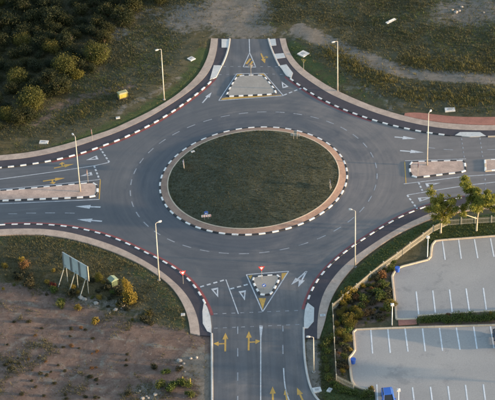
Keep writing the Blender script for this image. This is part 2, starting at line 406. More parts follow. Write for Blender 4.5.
TI['SE'] = smooth([(140, -11.4), (60, -11.4)] + PL((495, 202.5), (480, 203.6), (465, 205.4), (448, 208.4), (432.5, 212.6), (411.3, 222), (400, 227.6), (385, 236.5), (365, 249.7), (350, 260.6), (340, 270), (333, 278.5), (327, 287),
     (323, 295), (319.8, 305), (318, 316), (317.2, 327), (317.2, 339)))
TO['SE'] = smooth([(140, -13.1), (60, -13.1)] + PL((495, 208.5), (480, 209.5), (465, 211.4), (448, 214.4), (432.5, 218.4), (411.3, 227.8), (400, 233.2), (385, 242.3), (367.5, 255), (356, 264.6), (346.5, 274.8), (339, 285), (333.5, 294.5),
     (329, 304.6), (326.6, 314), (325, 322.5), (321.5, 332), (319.5, 339)))
TI['SW'] = smooth([(-140, -8.9), (-60, -8.8)] + PL((0, 229.7), (20, 229), (43.3, 229.2), (66.7, 232.2), (90, 238), (113.3, 245.8), (128, 252.2), (145, 261.4), (162.5, 272.3), (177.5, 285), (184.5, 292.5), (190, 300.3), (194, 308),
     (197, 316), (199.2, 325), (199.9, 335.6)))
TO['SW'] = smooth([(-140, -10.6), (-60, -10.5)] + PL((0, 235.6), (20, 234.8), (43.3, 235), (66.7, 238.2), (90, 244.2), (113.3, 252.2), (135, 261.6), (152.5, 271.8), (167.5, 283), (174, 290), (179.2, 297.6), (183.4, 305),
     (186.8, 313.5), (189.4, 324), (190.3, 333.5)))

road_out = K['NW'] + K['NE'] + [(140, -9.2)][:0] + K['SE'] + [(140, -78), (30, -78), (14, -110)] + K['SW'][::-1]
L1 = PL((396.3, 270.2), (398.2, 267.8), (430.4, 259.6), (431.4, 246), (435.4, 241), (495, 236.4)) + [(75, -19.9), (75, -34.9)] + \
     PL((495, 311.4), (417.6, 316.6), (416.6, 319.3), (396.4, 320.2), (391.8, 275))
L2 = PL((352.8, 330), (417, 327.5), (495, 325.4)) + [(75, -40.9), (75, -62)] + [(17, -62)] + PL((376, 404), (374.5, 391.3), (362, 389.2), (354.5, 386), (351.6, 381), (348.6, 357.2), (355, 352.6))

# ------------------------------------------------------------------ terrain height
def sd_poly(pts, poly):
    poly = np.array(poly); a = poly; b = np.roll(poly, -1, 0)
    d2 = np.full(len(pts), 1e18); ins = np.zeros(len(pts), bool)
    for (x0, y0), (x1, y1) in zip(a, b):
        ex, ey = x1 - x0, y1 - y0; L = ex * ex + ey * ey + 1e-12
        t = np.clip(((pts[:, 0] - x0) * ex + (pts[:, 1] - y0) * ey) / L, 0, 1)
        d2 = np.minimum(d2, (pts[:, 0] - x0 - t * ex) ** 2 + (pts[:, 1] - y0 - t * ey) ** 2)
        c = ((y0 > pts[:, 1]) != (y1 > pts[:, 1]))
        with np.errstate(divide='ignore', invalid='ignore'):
            ins ^= c & (pts[:, 0] < ex * (pts[:, 1] - y0) / (ey if ey else 1e-12) + x0)
    d = np.sqrt(d2); return np.where(ins, -d, d)
def coarse(p, st=1.6):
    q = resample(p, st); return [a for i, a in enumerate(q) if (abs(a[0]) < 66 and -74 < a[1] < 90) or i % 12 == 0]
HARD = [coarse(K['NW'] + K['NE'] + K['SE'] + [(140, -78), (30, -78), (14, -110)] + K['SW'][::-1])]
for q in ('NW', 'NE', 'SE', 'SW'):
    HARD.append(coarse(resample(K[q], n=120)[:112] + TO[q][::-1]) if q in ('SE', 'SW') and False else coarse(TI[q] + TO[q][::-1]))
HARD += [coarse(L1), coarse(L2)]
# dark verge strips
VERGE = {}
def cut_at(line, pt):
    a = np.array(line); i = int(np.argmin(np.hypot(a[:, 0] - pt[0], a[:, 1] - pt[1]))); return i
iSW = cut_at(K['SW'], P(211.6, 336)); iSE = cut_at(K['SE'], P(303.7, 339))
VERGE['NW'] = K['NW']; VERGE['NE'] = K['NE']; VERGE['SW'] = K['SW'][:iSW + 1]; VERGE['SE'] = K['SE'][:iSE + 1]
BV = (smooth(PL((404, 116.2), (416.7, 119.1), (440, 122.9), (468, 125.1), (495, 125.6)) + [(60, 10.5), (90, 10.5)]),
      smooth(PL((405, 113.6), (414, 112.6), (428, 114.2), (442, 116), (456, 117.4), (475, 117.8), (495, 117.8)) + [(60, 13.1), (90, 13.1)]))
HARD.append(coarse(BV[0] + BV[1][::-1]))
for q in VERGE: HARD.append(coarse(list(VERGE[q]) + list(TI[q])[::-1]))
def hard_sd(pts):
    d = np.full(len(pts), 1e9)
    for h in HARD: d = np.minimum(d, sd_poly(pts, h))
    return d
def sstep(x, a, b):
    t = np.clip((x - a) / (b - a), 0, 1); return t * t * (3 - 2 * t)
_LAT = np.random.default_rng(3).random((256, 256))
def vnoise(x, y, f):
    x = np.asarray(x, float) * f + 1000.3; y = np.asarray(y, float) * f + 1000.7
    ix, iy = np.floor(x).astype(int), np.floor(y).astype(int); u, v = x - ix, y - iy
    u, v = u * u * (3 - 2 * u), v * v * (3 - 2 * v); g = lambda a, b: _LAT[a % 256, b % 256]
    return (g(ix, iy) * (1 - u) + g(ix + 1, iy) * u) * (1 - v) + (g(ix, iy + 1) * (1 - u) + g(ix + 1, iy + 1) * u) * v - .5
def undul(x, y):
    c, s_ = .8, .6; xr, yr = c * x - s_ * y, s_ * x + c * y
    return .34 * vnoise(xr, yr, .11) + .16 * vnoise(x + 40, y - 17, .31) + .09 * vnoise(xr + 9, yr + 71, .8)
def terr(x, y, sd):
    x = np.asarray(x, float); y = np.asarray(y, float)
    h = -.08 + .15 * sstep(sd, .15, .75) + sstep(sd, .8, 5) * (.12 + undul(x, y))
    return S * np.clip(x, -150, 150) + h

def spread(lo, hi, step, far):
    mid = np.arange(lo, hi + 1e-6, step); out = []; s = step; a = hi
    while a < far: s *= 1.5; a += s; out.append(a)
    out2 = []; s = step; a = lo
    while a > -far: s *= 1.5; a -= s; out2.append(a)
    return np.concatenate([out2[::-1], mid, out])
xs = spread(-62, 58, .6, 3000); ys = spread(-70, 86, .6, 3000)
GX, GY = np.meshgrid(xs, ys); gp = np.stack([GX.ravel(), GY.ravel()], -1)
near = (np.abs(gp[:, 0]) < 160) & (np.abs(gp[:, 1]) < 125)
gsd = np.full(len(gp), 50.0); gsd[near] = hard_sd(gp[near])
gzv = terr(gp[:, 0], gp[:, 1], gsd)
def fast_sd(p):                                # bilinear lookup in the surveyed distance grid
    g = gsd.reshape(len(ys), len(xs)); p = np.atleast_2d(p)
    ix = np.clip(np.searchsorted(xs, p[:, 0]) - 1, 0, len(xs) - 2); iy = np.clip(np.searchsorted(ys, p[:, 1]) - 1, 0, len(ys) - 2)
    u = np.clip((p[:, 0] - xs[ix]) / (xs[ix + 1] - xs[ix]), 0, 1); v = np.clip((p[:, 1] - ys[iy]) / (ys[iy + 1] - ys[iy]), 0, 1)
    return (g[iy, ix] * (1 - u) + g[iy, ix + 1] * u) * (1 - v) + (g[iy + 1, ix] * (1 - u) + g[iy + 1, ix + 1] * u) * v
def tz(x, y):
    p = np.array([[x, y]]); return float(terr(p[:, 0], p[:, 1], fast_sd(p))[0])
nx, ny = len(xs), len(ys)
ii = (np.arange(ny - 1)[:, None] * nx + np.arange(nx - 1)[None]).ravel()
gf = np.stack([ii, ii + 1, ii + 1 + nx, ii + nx], -1)
def fast_mesh(name, v, f, mat, smooth_=True):
    me = bpy.data.meshes.new(name); v = np.asarray(v, np.float32); f = np.asarray(f, np.int32); k = f.shape[1]
    me.vertices.add(len(v)); me.vertices.foreach_set('co', v.ravel())
    me.loops.add(f.size); me.loops.foreach_set('vertex_index', f.ravel())
    me.polygons.add(len(f)); me.polygons.foreach_set('loop_start', np.arange(0, f.size, k, dtype=np.int32))
    if smooth_: me.polygons.foreach_set('use_smooth', np.ones(len(f), bool))
    me.update(calc_edges=True); me.materials.append(M[mat]); return me
gme = fast_mesh('ground', np.stack([gp[:, 0], gp[:, 1], gzv], -1), gf, 'ground_earth')
# ground cover map (what grows where): channel 0 pale gravelly dirt, 1 mown green, 2 red-brown earth
MASK = np.zeros((len(gp), 4), np.float32); MASK[:, 3] = 1
def blob(ch, px, py, rx, ry, amt=1.0, rot=0.0):
    cx, cy = P(px, py); c, s = math.cos(rot), math.sin(rot)
    dx, dy = gp[:, 0] - cx, gp[:, 1] - cy; u = (dx * c + dy * s) / rx; v = (-dx * s + dy * c) / ry
    MASK[:, ch] = np.maximum(MASK[:, ch], amt * np.exp(-(u * u + v * v) ** 1.5))
def trail(ch, pts, wdt, amt=1.0):
    L = chaikin(PL(*pts), 2); a = np.array(L); d = np.full(len(gp), 1e9)
    for (x0, y0), (x1, y1) in zip(a[:-1], a[1:]):
        ex, ey = x1 - x0, y1 - y0; t = np.clip(((gp[:, 0] - x0) * ex + (gp[:, 1] - y0) * ey) / (ex * ex + ey * ey + 1e-9), 0, 1)
        d = np.minimum(d, np.hypot(gp[:, 0] - x0 - t * ex, gp[:, 1] - y0 - t * ey))
    MASK[:, ch] = np.maximum(MASK[:, ch], amt * np.exp(-(d / wdt) ** 3))
def region(ch, px, soft, amt=1.0):
    d = sd_poly(gp, PL(*px)); MASK[:, ch] = np.maximum(MASK[:, ch], amt * (1 - sstep(d, -soft, soft)))
blob(0, 235, 12, 7, 9, .95); blob(0, 190, 18, 6, 6, .75); blob(0, 250, 32, 5, 3, .8); blob(0, 470, 12, 8, 6, .7); blob(0, 300, 35, 5, 3, .45)
blob(0, 118, 32, 4, 4, .5); blob(0, 150, 12, 8, 4, .4)
trail(0, [(300, 30), (340, 48), (370, 61), (400, 72), (440, 78), (500, 80), (540, 80)], 2.0, .9)
trail(2, [(40, 123), (60, 106), (90, 96), (130, 88)], 1.6, .5)
trail(0, [(118, 112), (135, 103), (158, 93), (180, 80)], 1.3, .42)
blob(0, 395, 105, 5, 2.5, .35); blob(0, 345, 88, 4, 2, .4)
trail(1, [(60, 148), (110, 128), (140, 114), (175, 92), (195, 70), (203, 52)], 2.0, .6)
trail(1, [(292, 46), (300, 58), (312, 68), (335, 82)], 2.6, .6); trail(1, [(335, 82), (360, 93), (385, 103)], 2.0, .42); trail(0, [(352, 84), (372, 93), (392, 102)], 1.0, .4)
trail(1, [(0, 240), (50, 240), (95, 250), (140, 270), (165, 290), (180, 325)], 1.9, .42)
region(2, [(-60, 303), (0, 300), (60, 300), (110, 312), (150, 330), (196, 338), (209, 345), (209, 460), (-90, 460)], 6.0, .85)
trail(2, [(-20, 292), (30, 298), (70, 312), (110, 330), (160, 338), (209, 345)], 2.6, 1.0)
trail(0, [(70, 320), (95, 338), (104, 365), (100, 410)], .5, .45)
trail(0, [(-20, 300), (40, 306), (85, 326), (130, 345), (205, 352)], .55, .5); trail(0, [(-20, 312), (30, 316), (60, 330), (84, 352), (92, 400)], .5, .4); trail(0, [(60, 330), (110, 350), (118, 400)], .45, .35)
blob(2, 205, 350, 5, 5, 1.0); blob(0, 30, 345, 6, 3, .35); blob(0, 60, 375, 5, 3, .4); blob(0, 120, 380, 4, 5, .3)
blob(0, 105, 305, 7, 2.0, .55, -.5); blob(0, 195, 365, 3.2, 4.5, .7); blob(0, 150, 392, 3, 3, .6); blob(0, 10, 290, 5, 2.5, .3)
blob(0, 208, 385, 1.6, 7, .85)
region(1, [(320, 330), (328, 312), (333, 298), (345, 280), (365, 261), (395, 239), (430, 220), (432, 226), (396, 252), (345, 293), (332, 305), (333, 385), (322, 385)], .8, .95)
region(1, [(432, 222), (500, 213), (500, 237), (436, 240), (425, 246)], .5, .95)
region(2, [(334, 306), (395, 258), (395, 268), (390, 275), (395, 321), (352, 329), (354, 352), (347, 357), (351, 384), (335, 375)], .6, .5)
region(1, [(322, 380), (352, 388), (374, 392), (374, 430), (330, 430)], .8, .9)
region(0, [(306.5, 338), (320, 338), (321, 400), (312, 392), (306.5, 372)], .4, .95)
at = gme.color_attributes.new('mask_a', 'FLOAT_COLOR', 'POINT'); at.data.foreach_set('color', MASK.ravel())
link('ground', gme, kind='structure')

# ------------------------------------------------------------------ road, verge paving, footpaths
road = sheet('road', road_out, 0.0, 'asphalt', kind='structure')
for q, nm in (('NW', 'upper left'), ('NE', 'upper right'), ('SE', 'lower right'), ('SW', 'lower left')):
    band('verge_paving', VERGE[q], TI[q], .10, .25, 'verge_paving', kind='structure')
    band('footpath', TI[q], TO[q], .115, .25, 'sidewalk_brick', kind='structure')
band('brick_verge', BV[0], BV[1], .13, .25, 'red_brick', kind='structure')
# kerbstones: one metre each, painted alternately
def stone_mesh(name, mat, L=.985, hgt=.15):
    pr = [(-.15, -.1), (.15, -.1), (.15, hgt - .02), (.12, hgt), (-.09, hgt), (-.15, hgt - .07)]
    n = len(pr); v = [(sx * L / 2, y, z) for sx in (-1, 1) for y, z in pr]
    f = [tuple(range(n))[::-1], tuple(range(n, 2 * n))] + [(i, (i + 1) % n, n + (i + 1) % n, n + i) for i in range(n)]
    me = bpy.data.meshes.new(name); me.from_pydata(v, [], f); me.materials.append(M[mat])
    bm = bmesh.new(); bm.from_mesh(me); bmesh.ops.recalc_face_normals(bm, faces=bm.faces); bm.to_mesh(me); bm.free()
    return me
STONE = {'w': stone_mesh('kerbstone_white', 'kerb_white'), 'b': stone_mesh('kerbstone_black', 'kerb_black', hgt=.146),
         'c': stone_mesh('kerbstone_concrete', 'kerb_concrete'), 's': stone_mesh('kerbstone_sand', 'kerb_sand')}
def kerb_run(parent, line, pattern, z=0.0, step=1.0, closed=False, side=1):
    """lay kerbstones along a plan line; side=+1: road on the right of travel"""
    pts = resample(line, step, closed=closed); n = len(pts); k = 0
    rng = range(n) if closed else range(n - 1)
    for i in rng:
        (x0, y0), (x1, y1) = pts[i], pts[(i + 1) % n]
        dx, dy = x1 - x0, y1 - y0; L = math.hypot(dx, dy)
        o = bpy.data.objects.new('kerbstone', STONE[pattern[k % len(pattern)]]); col.objects.link(o); o.parent = parent
        j = random.uniform(-.008, .008)
        o.matrix_local = plane_matrix((x0 + x1) / 2, (y0 + y1) / 2, side * dx, side * dy, z + j) @ Matrix.Diagonal((L, 1, 1, 1))
        k += 1
def struct_root(name): 
    o = bpy.data.objects.new(name, None); col.objects.link(o); o['kind'] = 'structure'; o.empty_display_size = .3; return o
def sub(line, a, b): return line[cut_at(line, a):cut_at(line, b) + 1]
kr = {q: struct_root('kerb') for q in K}
kerb_run(kr['NW'], sub(K['NW'], (-52, 8.9), P(210.5, 82)), 'wb', side=-1)
kerb_run(kr['NW'], sub(K['NW'], P(221.5, 66.5), P(229.6, 39)), 'c', side=-1)
kerb_run(kr['NE'], sub(K['NE'], P(268.4, 39), P(279, 66)), 'c', side=-1)
kerb_run(kr['NE'], sub(K['NE'], P(291, 79.5), P(452, 136)), 'wb', side=-1)
kerb_run(kr['NE'], sub(K['NE'], P(487, 136.8), (52, 6.4)), 's', side=-1)
kerb_run(kr['SE'], sub(K['SE'], (50, -9.2), P(307.2, 303)), 'wb', side=-1)
kerb_run(kr['SE'], sub(K['SE'], P(303.6, 328), (12.5, -60)), 'c', side=-1)
kerb_run(kr['SW'], sub(K['SW'], (-52, -7.2), P(204.5, 303)), 'wb', side=1)
kerb_run(kr['SW'], sub(K['SW'], P(211.6, 335), (-6.6, -75)), 'c', side=1)
for q, sgn in (('NW', -1), ('NE', -1), ('SE', -1), ('SW', 1)):      # red no-stopping line at the foot of each kerb
    a, b = {'NW': ((-33, 9.8), P(215, 78)), 'NE': (P(286, 76), P(372, 120)), 'SE': (P(465, 197.5), P(305, 309)), 'SW': (P(5, 225), P(210, 315))}[q]
    seg = sub(K[q], a, b); A = offset(seg, sgn * .17); B = offset(seg, sgn * .58)
    A = resample(A, .8); B = resample(B, n=len(A))
    v = [(x, y, gz(x) + .007) for x, y in A] + [(x, y, gz(x) + .007) for x, y in B]; n = len(A)
    pyd('red_edge_line', v, [(i, i + 1, n + i + 1, n + i) for i in range(n - 1)], 'paint_red', road)

# pedestrian ramps and concrete pads
def ramp_slab(name, px, tops, label=None): 
    return slab(name, PL(*px), .13, .3, 'ramp_concrete', kind='structure', tops=[max(.115, a) for a in tops])
ramp_slab('pedestrian_ramp', [(209.8, 80.5), (213.8, 66), (222.2, 66), (216.4, 77.6)], [.14, .14, .03, .03])
ramp_slab('pedestrian_ramp', [(221.6, 48.2), (221.6, 39.8), (229.2, 39.8), (228.3, 48.2)], [.14, .14, .04, .04])
ramp_slab('pedestrian_ramp', [(268.6, 39.8), (275.4, 39.4), (276.4, 46), (270.2, 46.6)], [.04, .14, .14, .04])
ramp_slab('pedestrian_ramp', [(273.4, 54.6), (283.6, 53.8), (285.6, 58.2), (275.6, 59.6)], [.05, .14, .14, .05])
ramp_slab('pedestrian_ramp', [(279.2, 66.2), (286.4, 65), (293, 73.6), (291.2, 79), (286, 75.6)], [.04, .14, .14, .14, .04])
ramp_slab('pedestrian_ramp', [(455, 135.9), (460, 132.8), (480, 132.8), (486, 136.7), (470, 137.3)], [.14, .145, .145, .14, .03])
ramp_slab('pedestrian_ramp', [(204, 302.4), (202.4, 312), (202.8, 324), (207.2, 331.8), (211.5, 333.6), (211.4, 326), (210.2, 316.4), (207.2, 307.6)], [.14, .145, .145, .14, .14, .03, .03, .03])
ramp_slab('pedestrian_ramp', [(307.4, 303), (314.2, 308.4), (313.8, 322), (308, 328.8), (303.9, 329), (304, 318.5), (305, 310)], [.14, .145, .145, .14, .14, .03, .03])

# ------------------------------------------------------------------ central island
isl = struct_root('roundabout_island')
def ring_pts(r, n): return [(r * math.cos(2 * math.pi * i / n), r * math.sin(2 * math.pi * i / n)) for i in range(n)]
kerb_run(isl, ring_pts(14.85, 180), 'wb', closed=True, step=2 * math.pi * 14.85 / 90, side=-1)
def annulus(name, r0, z0, r1, z1, mat, n=120, parent=None, lip=.2):
    v = []; f = []
    for r, z in ((r0, z0), (r1, z1), (r0, z0 - lip), (r1, z1 - lip)): v += [(x, y, gz(x) + z) for x, y in ring_pts(r, n)]
    for i in range(n):
        j = (i + 1) % n; f += [(i, n + i, n + j, j), (i, j, 2 * n + j, 2 * n + i), (n + j, n + i, 3 * n + i, 3 * n + j)]
    return pyd(name, v, f, mat, parent)
annulus('apron', 13.72, .30, 14.71, .135, 'apron_brick', parent=isl)
annulus('edging', 13.55, .33, 13.72, .315, 'kerb_sand', parent=isl)
def dome(r, x=0, y=0): return .30 + .85 * (1 - np.clip(r / 13.56, 0, 1) ** 2) ** 1.1
def lumps(x, y): return .10 * vnoise(x, y, .35) + .04 * vnoise(x + 5, y, .9)
v = [(0, 0, float(dome(0)))]; f = []; nr, na = 26, 110
for i in range(1, nr + 1):
    r = 13.56 * i / nr
    for k in range(na):
        x, y = r * math.cos(2 * math.pi * k / na), r * math.sin(2 * math.pi * k / na)
        v.append((x, y, gz(x) + float(dome(r)) + (float(lumps(x, y)) if i < nr else -.01)))
for k in range(na): f.append((0, 1 + k, 1 + (k + 1) % na))
for i in range(nr - 1):
    for k in range(na):
        a = 1 + i * na + k; b = 1 + i * na + (k + 1) % na; f.append((a, a + na, b + na, b))
surf('island_turf', (.052, .056, .030), (.066, .066, .038), .25, .95, 4, .3, c3=(.074, .068, .042), bs=.3)
pyd('turf', v, f, 'island_turf', isl, smooth_=True)

# ------------------------------------------------------------------ splitter islands and medians
def traffic_island(px, mat, pattern, rnd=1, step=1.0, inset=.28, top=.16):
    out = PL(*px)
    a = sum(out[i][0] * out[(i + 1) % len(out)][1] - out[(i + 1) % len(out)][0] * out[i][1] for i in range(len(out)))
    if a < 0: out = out[::-1]
    out = chaikin(out, rnd, closed=True) if rnd else out
    root = struct_root('traffic_island')
    line = resample(out, .25, closed=True)
    A = np.array(line); t = np.roll(A, -1, 0) - np.roll(A, 1, 0); t /= np.linalg.norm(t, axis=1)[:, None]
    mid = [tuple(q) for q in A + .15 * np.stack([-t[:, 1], t[:, 0]], -1)]
    inn = [tuple(q) for q in A + inset * np.stack([-t[:, 1], t[:, 0]], -1)]
    n = len(resample(mid, step, closed=True)); n += n % 2
    kerb_run(root, mid, pattern, closed=True, step=arclen(mid + mid[:1])[-1] / n)
    slab('paving', resample(inn, .5, closed=True), top - .03, .2, mat, root)
    return root
def clipped(poly, cuts): return poly
traffic_island([(238, 75.4), (263.4, 75), (266.5, 78.2), (277, 91.6), (276.2, 94.4), (272, 95.2), (230, 97.2), (226, 97), (225.8, 94.2), (234.5, 79)], 'splitter_paving', 'wb', step=.8)
traffic_island([(252.4, 277.6), (256, 276.2), (277, 274.4), (280.6, 275.6), (280.4, 279), (273.4, 292.6), (270.5, 295.6), (260.5, 296), (257.6, 293), (251.4, 281)], 'splitter_paving', 'wb', step=.75)
traffic_island([(-190, 199), (-60, 193.5), (0, 190.9), (54, 186), (90, 182.6), (95.5, 182.8), (98.4, 186), (98.6, 193), (96.5, 196.8), (90, 197.9), (0, 201.6), (-60, 204), (-190, 211)], 'median_brick', 'wb', rnd=1)
traffic_island([(414.5, 161.6), (465.4, 160.4), (466.6, 172.2), (422, 177.8), (417, 178.4), (413.2, 177.9), (410.6, 176), (409.2, 172.5), (408.7, 168), (409, 164.6), (410, 162.6), (411.8, 161.8)], 'median_brick', 'wb', rnd=0)
traffic_island([(484, 159.8), (620, 155.5), (620, 162), (484.6, 171.8)], 'median_brick', 'sw', rnd=0)

# ------------------------------------------------------------------ painted markings (children of the road)
def mark(name, pts, mat='paint_white', z=.008, plan=False):
    o = sheet(name, pts if plan else PL(*pts), z, mat, road); return o
def stroke(name, pts, wdt, mat='paint_white', z=.008, plan=False):
    L = pts if plan else PL(*pts)
    A = resample(L, .7) if len(L) > 2 else L
    a, b = offset(A, wdt / 2), offset(A, -wdt / 2); n = len(A)
    return pyd(name, [(x, y, gz(x) + z) for x, y in a + b], [(i, n + i, n + i + 1, i + 1) for i in range(n - 1)], mat, road)
def dashes(name, p0, p1, on, off, wdt, mat='paint_white', phase=0.0, plan=False):
    a, b = (p0, p1) if plan else (P(*p0), P(*p1)); L = math.hypot(b[0] - a[0], b[1] - a[1]); t = -phase
    ux, uy = (b[0] - a[0]) / L, (b[1] - a[1]) / L
    while t < L:
        s, e = max(0, t), min(L, t + on)
        if e - s > .1: stroke(name, [(a[0] + ux * s, a[1] + uy * s), (a[0] + ux * e, a[1] + uy * e)], wdt, mat, plan=True)
        t += on + off
for i in range(40):                                         # circulating lane line
    a0 = 2 * math.pi * (i + .15) / 40; a1 = a0 + 1.55 / 19.6
    stroke('lane_dash', [(19.6 * math.cos(a), 19.6 * math.sin(a)) for a in np.linspace(a0, a1, 4)], .17, 'paint_worn', plan=True)
def arrow(tail, tip, wdt=.22, hw=.75, hl=1.3, mat='paint_white', branch=0, name='lane_arrow', half=0):
    a, b = Vector(P(*tail)), Vector(P(*tip)); d = (b - a).normalized(); n = Vector((-d.y, d.x)); h = b - d * hl
    w2 = wdt / 2
    l, r = (hw / 2, hw / 2) if not half else ((hw * .75, w2) if half > 0 else (w2, hw * .75))
    pts = [a - n * w2, h - n * w2, h - n * r, b, h + n * l, h + n * w2, a + n * w2]
    mb = MB(); mb.add([(p.x, p.y, gz(p.x) + .008) for p in pts[:2] + pts[5:]], [(0, 1, 2, 3)])
    mb.add([(p.x, p.y, gz(p.x) + .008) for p in (pts[2], pts[3], pts[4])], [(0, 1, 2)])
    if branch:
        m = a + d * ((b - a).length * .42); s = n * branch; e = m + s * .95
        mb.add([(p.x, p.y, gz(p.x) + .0085) for p in (m - d * w2, e - d * w2, e + d * w2, m + d * w2)], [(0, 1, 2, 3)])
        mb.add([(p.x, p.y, gz(p.x) + .0085) for p in (e - d * .5, e + s * .75 + d * .15, e + d * .55)], [(0, 1, 2)])
    o = mb.build(name, mat, road); 
    for pl in o.data.polygons:
        if pl.normal.z < 0: pl.flip()
    return o
def giveway_tri(base, tip, wdt=1.1, bw=.24):
    a, b = Vector(P(*base)), Vector(P(*tip)); d = (b - a).normalized(); n = Vector((-d.y, d.x))
    out = [a - n * wdt / 2, a + n * wdt / 2, b]; c = (out[0] + out[1] + out[2]) / 3
    inn = [c + (p - c) * .48 for p in out]
    v = [(p.x, p.y, gz(p.x) + .008) for p in out + inn]
    o = pyd('give_way_triangle', v, [(0, 1, 4, 3), (1, 2, 5, 4), (2, 0, 3, 5)], 'paint_white', road)
    for pl in o.data.polygons:
        if pl.normal.z < 0: pl.flip()
# south leg
dashes('give_way_dash', (200.1, 286.9), (225.6, 279.6), .62, .42, .30)
dashes('give_way_dash', (230.3, 288.9), (249, 284), .62, .42, .30)
stroke('lane_line', [(225.9, 279.6), (238.4, 313.9)], .15)
giveway_tri((214.6, 288.2), (218.2, 297.4)); giveway_tri((242.2, 290.8), (244.8, 300.4))
dashes('crossing_dash', (213.6, 313.9), (303.4, 310.2), .55, .75, .14, 'paint_worn'); dashes('crossing_dash', (214, 328.2), (303.4, 324.2), .55, .75, .14, 'paint_worn')
for y0, y1 in ((326.5, 333.8), (348, 356.4), (372.4, 380.5), (395.9, 404)): stroke('lane_dash', [(237.7, y0), (237.7, y1)], .16, 'paint_worn')
for y0, y1 in ((325.6, 331.4), (344.8, 353.8)): stroke('lane_dash', [(282.8, y0), (283, y1)], .16, 'paint_worn')
stroke('lane_line', chaikin(PL((283.6, 368), (284.2, 380), (286, 392), (290.5, 404), (297, 415)), 2), .17, plan=True)
mark('centre_line', [(259.3, 325.4), (263, 325.4), (261.3, 338), (261.2, 404), (260.1, 404), (260.2, 338)])
arrow((225.2, 351.4), (225.4, 332.6), .26, .85, 1.5, 'paint_yellow', branch=1)
arrow((248.6, 350.4), (248.9, 331), .26, .85, 1.5, 'paint_yellow', branch=-1)
arrow((272.9, 402), (272.6, 386.4), .26, .85, 1.5, 'paint_yellow')
arrow((304.5, 404), (297, 387.6), .26, .85, 1.5, 'paint_yellow'); arrow((287.4, 403), (285.2, 388.6), .24, .7, 1.3, 'paint_yellow')
arrow((306.2, 271.4), (291.2, 284.8), .24, .9, 1.7); arrow((306.6, 271.2), (298.2, 287), .24, .9, 1.7)
def outline(px, wdt=.15, name='edge_line'):
    for a, b in zip(px, px[1:] + px[:1]): stroke(name, [a, b], wdt)
outline([(246.4, 274.6), (288.6, 271.2), (262.7, 311.6)], .16)
mark('hatch_patch', [(258.6, 298), (266, 298), (262.7, 309.4)], 'paint_yellow', .0065)
mark('hatch_patch', [(281.6, 273.2), (287.4, 272.6), (281.6, 280.6)], 'paint_yellow', .0065)
mark('hatch_patch', [(248.2, 275.9), (252.4, 275.2), (250.6, 279.6)], 'paint_yellow', .0065)
# north leg
outline([(236.8, 73.8), (264, 73.4), (283.4, 95.8), (218.8, 100.6)], .15)
mark('hatch_patch', [(221.4, 98.8), (225.6, 97.6), (277, 95.2), (281, 94.8), (281.4, 95.3), (221.6, 99.9)], 'paint_yellow', .0065)
mark('hatch_patch', [(237.4, 74.3), (243, 74.1), (240, 75.6), (235.5, 78.5)], 'paint_yellow', .0065); mark('hatch_patch', [(258, 74), (263.4, 73.8), (266.5, 77.6), (263, 75.2)], 'paint_yellow', .0065)
outline([(249.7, 52.8), (243.2, 67), (255.8, 67.4)], .15)
stroke('centre_line', [(249.2, 39), (249.7, 52.8)], .16)
for a, b in (((246.2, 64), (250.5, 58.8)), ((249, 66.6), (252.6, 61.4))): stroke('hatch_patch', [a, b], .4, 'paint_yellow')
dashes('crossing_dash', (223, 66.6), (278.8, 66.8), .5, .8, .13, 'paint_worn'); dashes('crossing_dash', (218.6, 74.8), (236.4, 74.2), .5, .8, .13, 'paint_worn'); dashes('crossing_dash', (265, 73.9), (285, 74.6), .5, .8, .13, 'paint_worn')
dashes('give_way_dash', (283.8, 95.2), (301.6, 88.1), .62, .42, .28)
giveway_tri((285.6, 87.6), (281.6, 81.6), 1.1); arrow((261, 53.6), (265, 63.4), .26, .85, 1.5, 'paint_yellow', branch=.6)
arrow((202.4, 103), (211.6, 92.4), .24, .85, 1.6)
# west leg
dashes('give_way_dash', (100.2, 148.4), (109.2, 162.2), .6, .4, .28); dashes('give_way_dash', (94.2, 165.9), (99.4, 179.6), .6, .4, .28)
stroke('lane_line', [(-190, 193), (0, 179.2), (60, 171), (95, 165.6), (109.2, 162.4)], .15)
giveway_tri((97.6, 157.4), (86, 160.2), 1.2); giveway_tri((92, 173.6), (80, 176.2), 1.0)
arrow((54, 168.2), (74, 164), .26, .9, 1.6, 'paint_yellow', branch=.75); arrow((43, 181.2), (65, 178), .26, .9, 1.6, 'paint_yellow', branch=-.75)
arrow((100.5, 207.1), (75.4, 206.4), .3, 1.0, 2.4); arrow((102, 221.2), (77, 219.4), .3, 1.0, 2.4)
for x0, y0, x1, y1 in ((8, 213.8, 17.2, 213.8), (26.2, 213.1, 36, 213.1), (45.2, 212.9, 55, 212.9), (65, 213, 74.6, 213.2), (-12, 214.4, -2, 214.1), (-32, 214.9, -22, 214.7)):
    stroke('lane_dash', [(x0, y0), (x1, y1)], .15, 'paint_worn')
stroke('edge_line', [(-190, 212.6), (0, 203.8), (99.4, 199.4)], .15); stroke('edge_line', [(100.3, 179.4), (99.2, 199.2)], .16, 'paint_yellow')
stroke('edge_line', [(-190, 197.5), (0, 189.4), (54, 184.6), (99.4, 179.6)], .13)
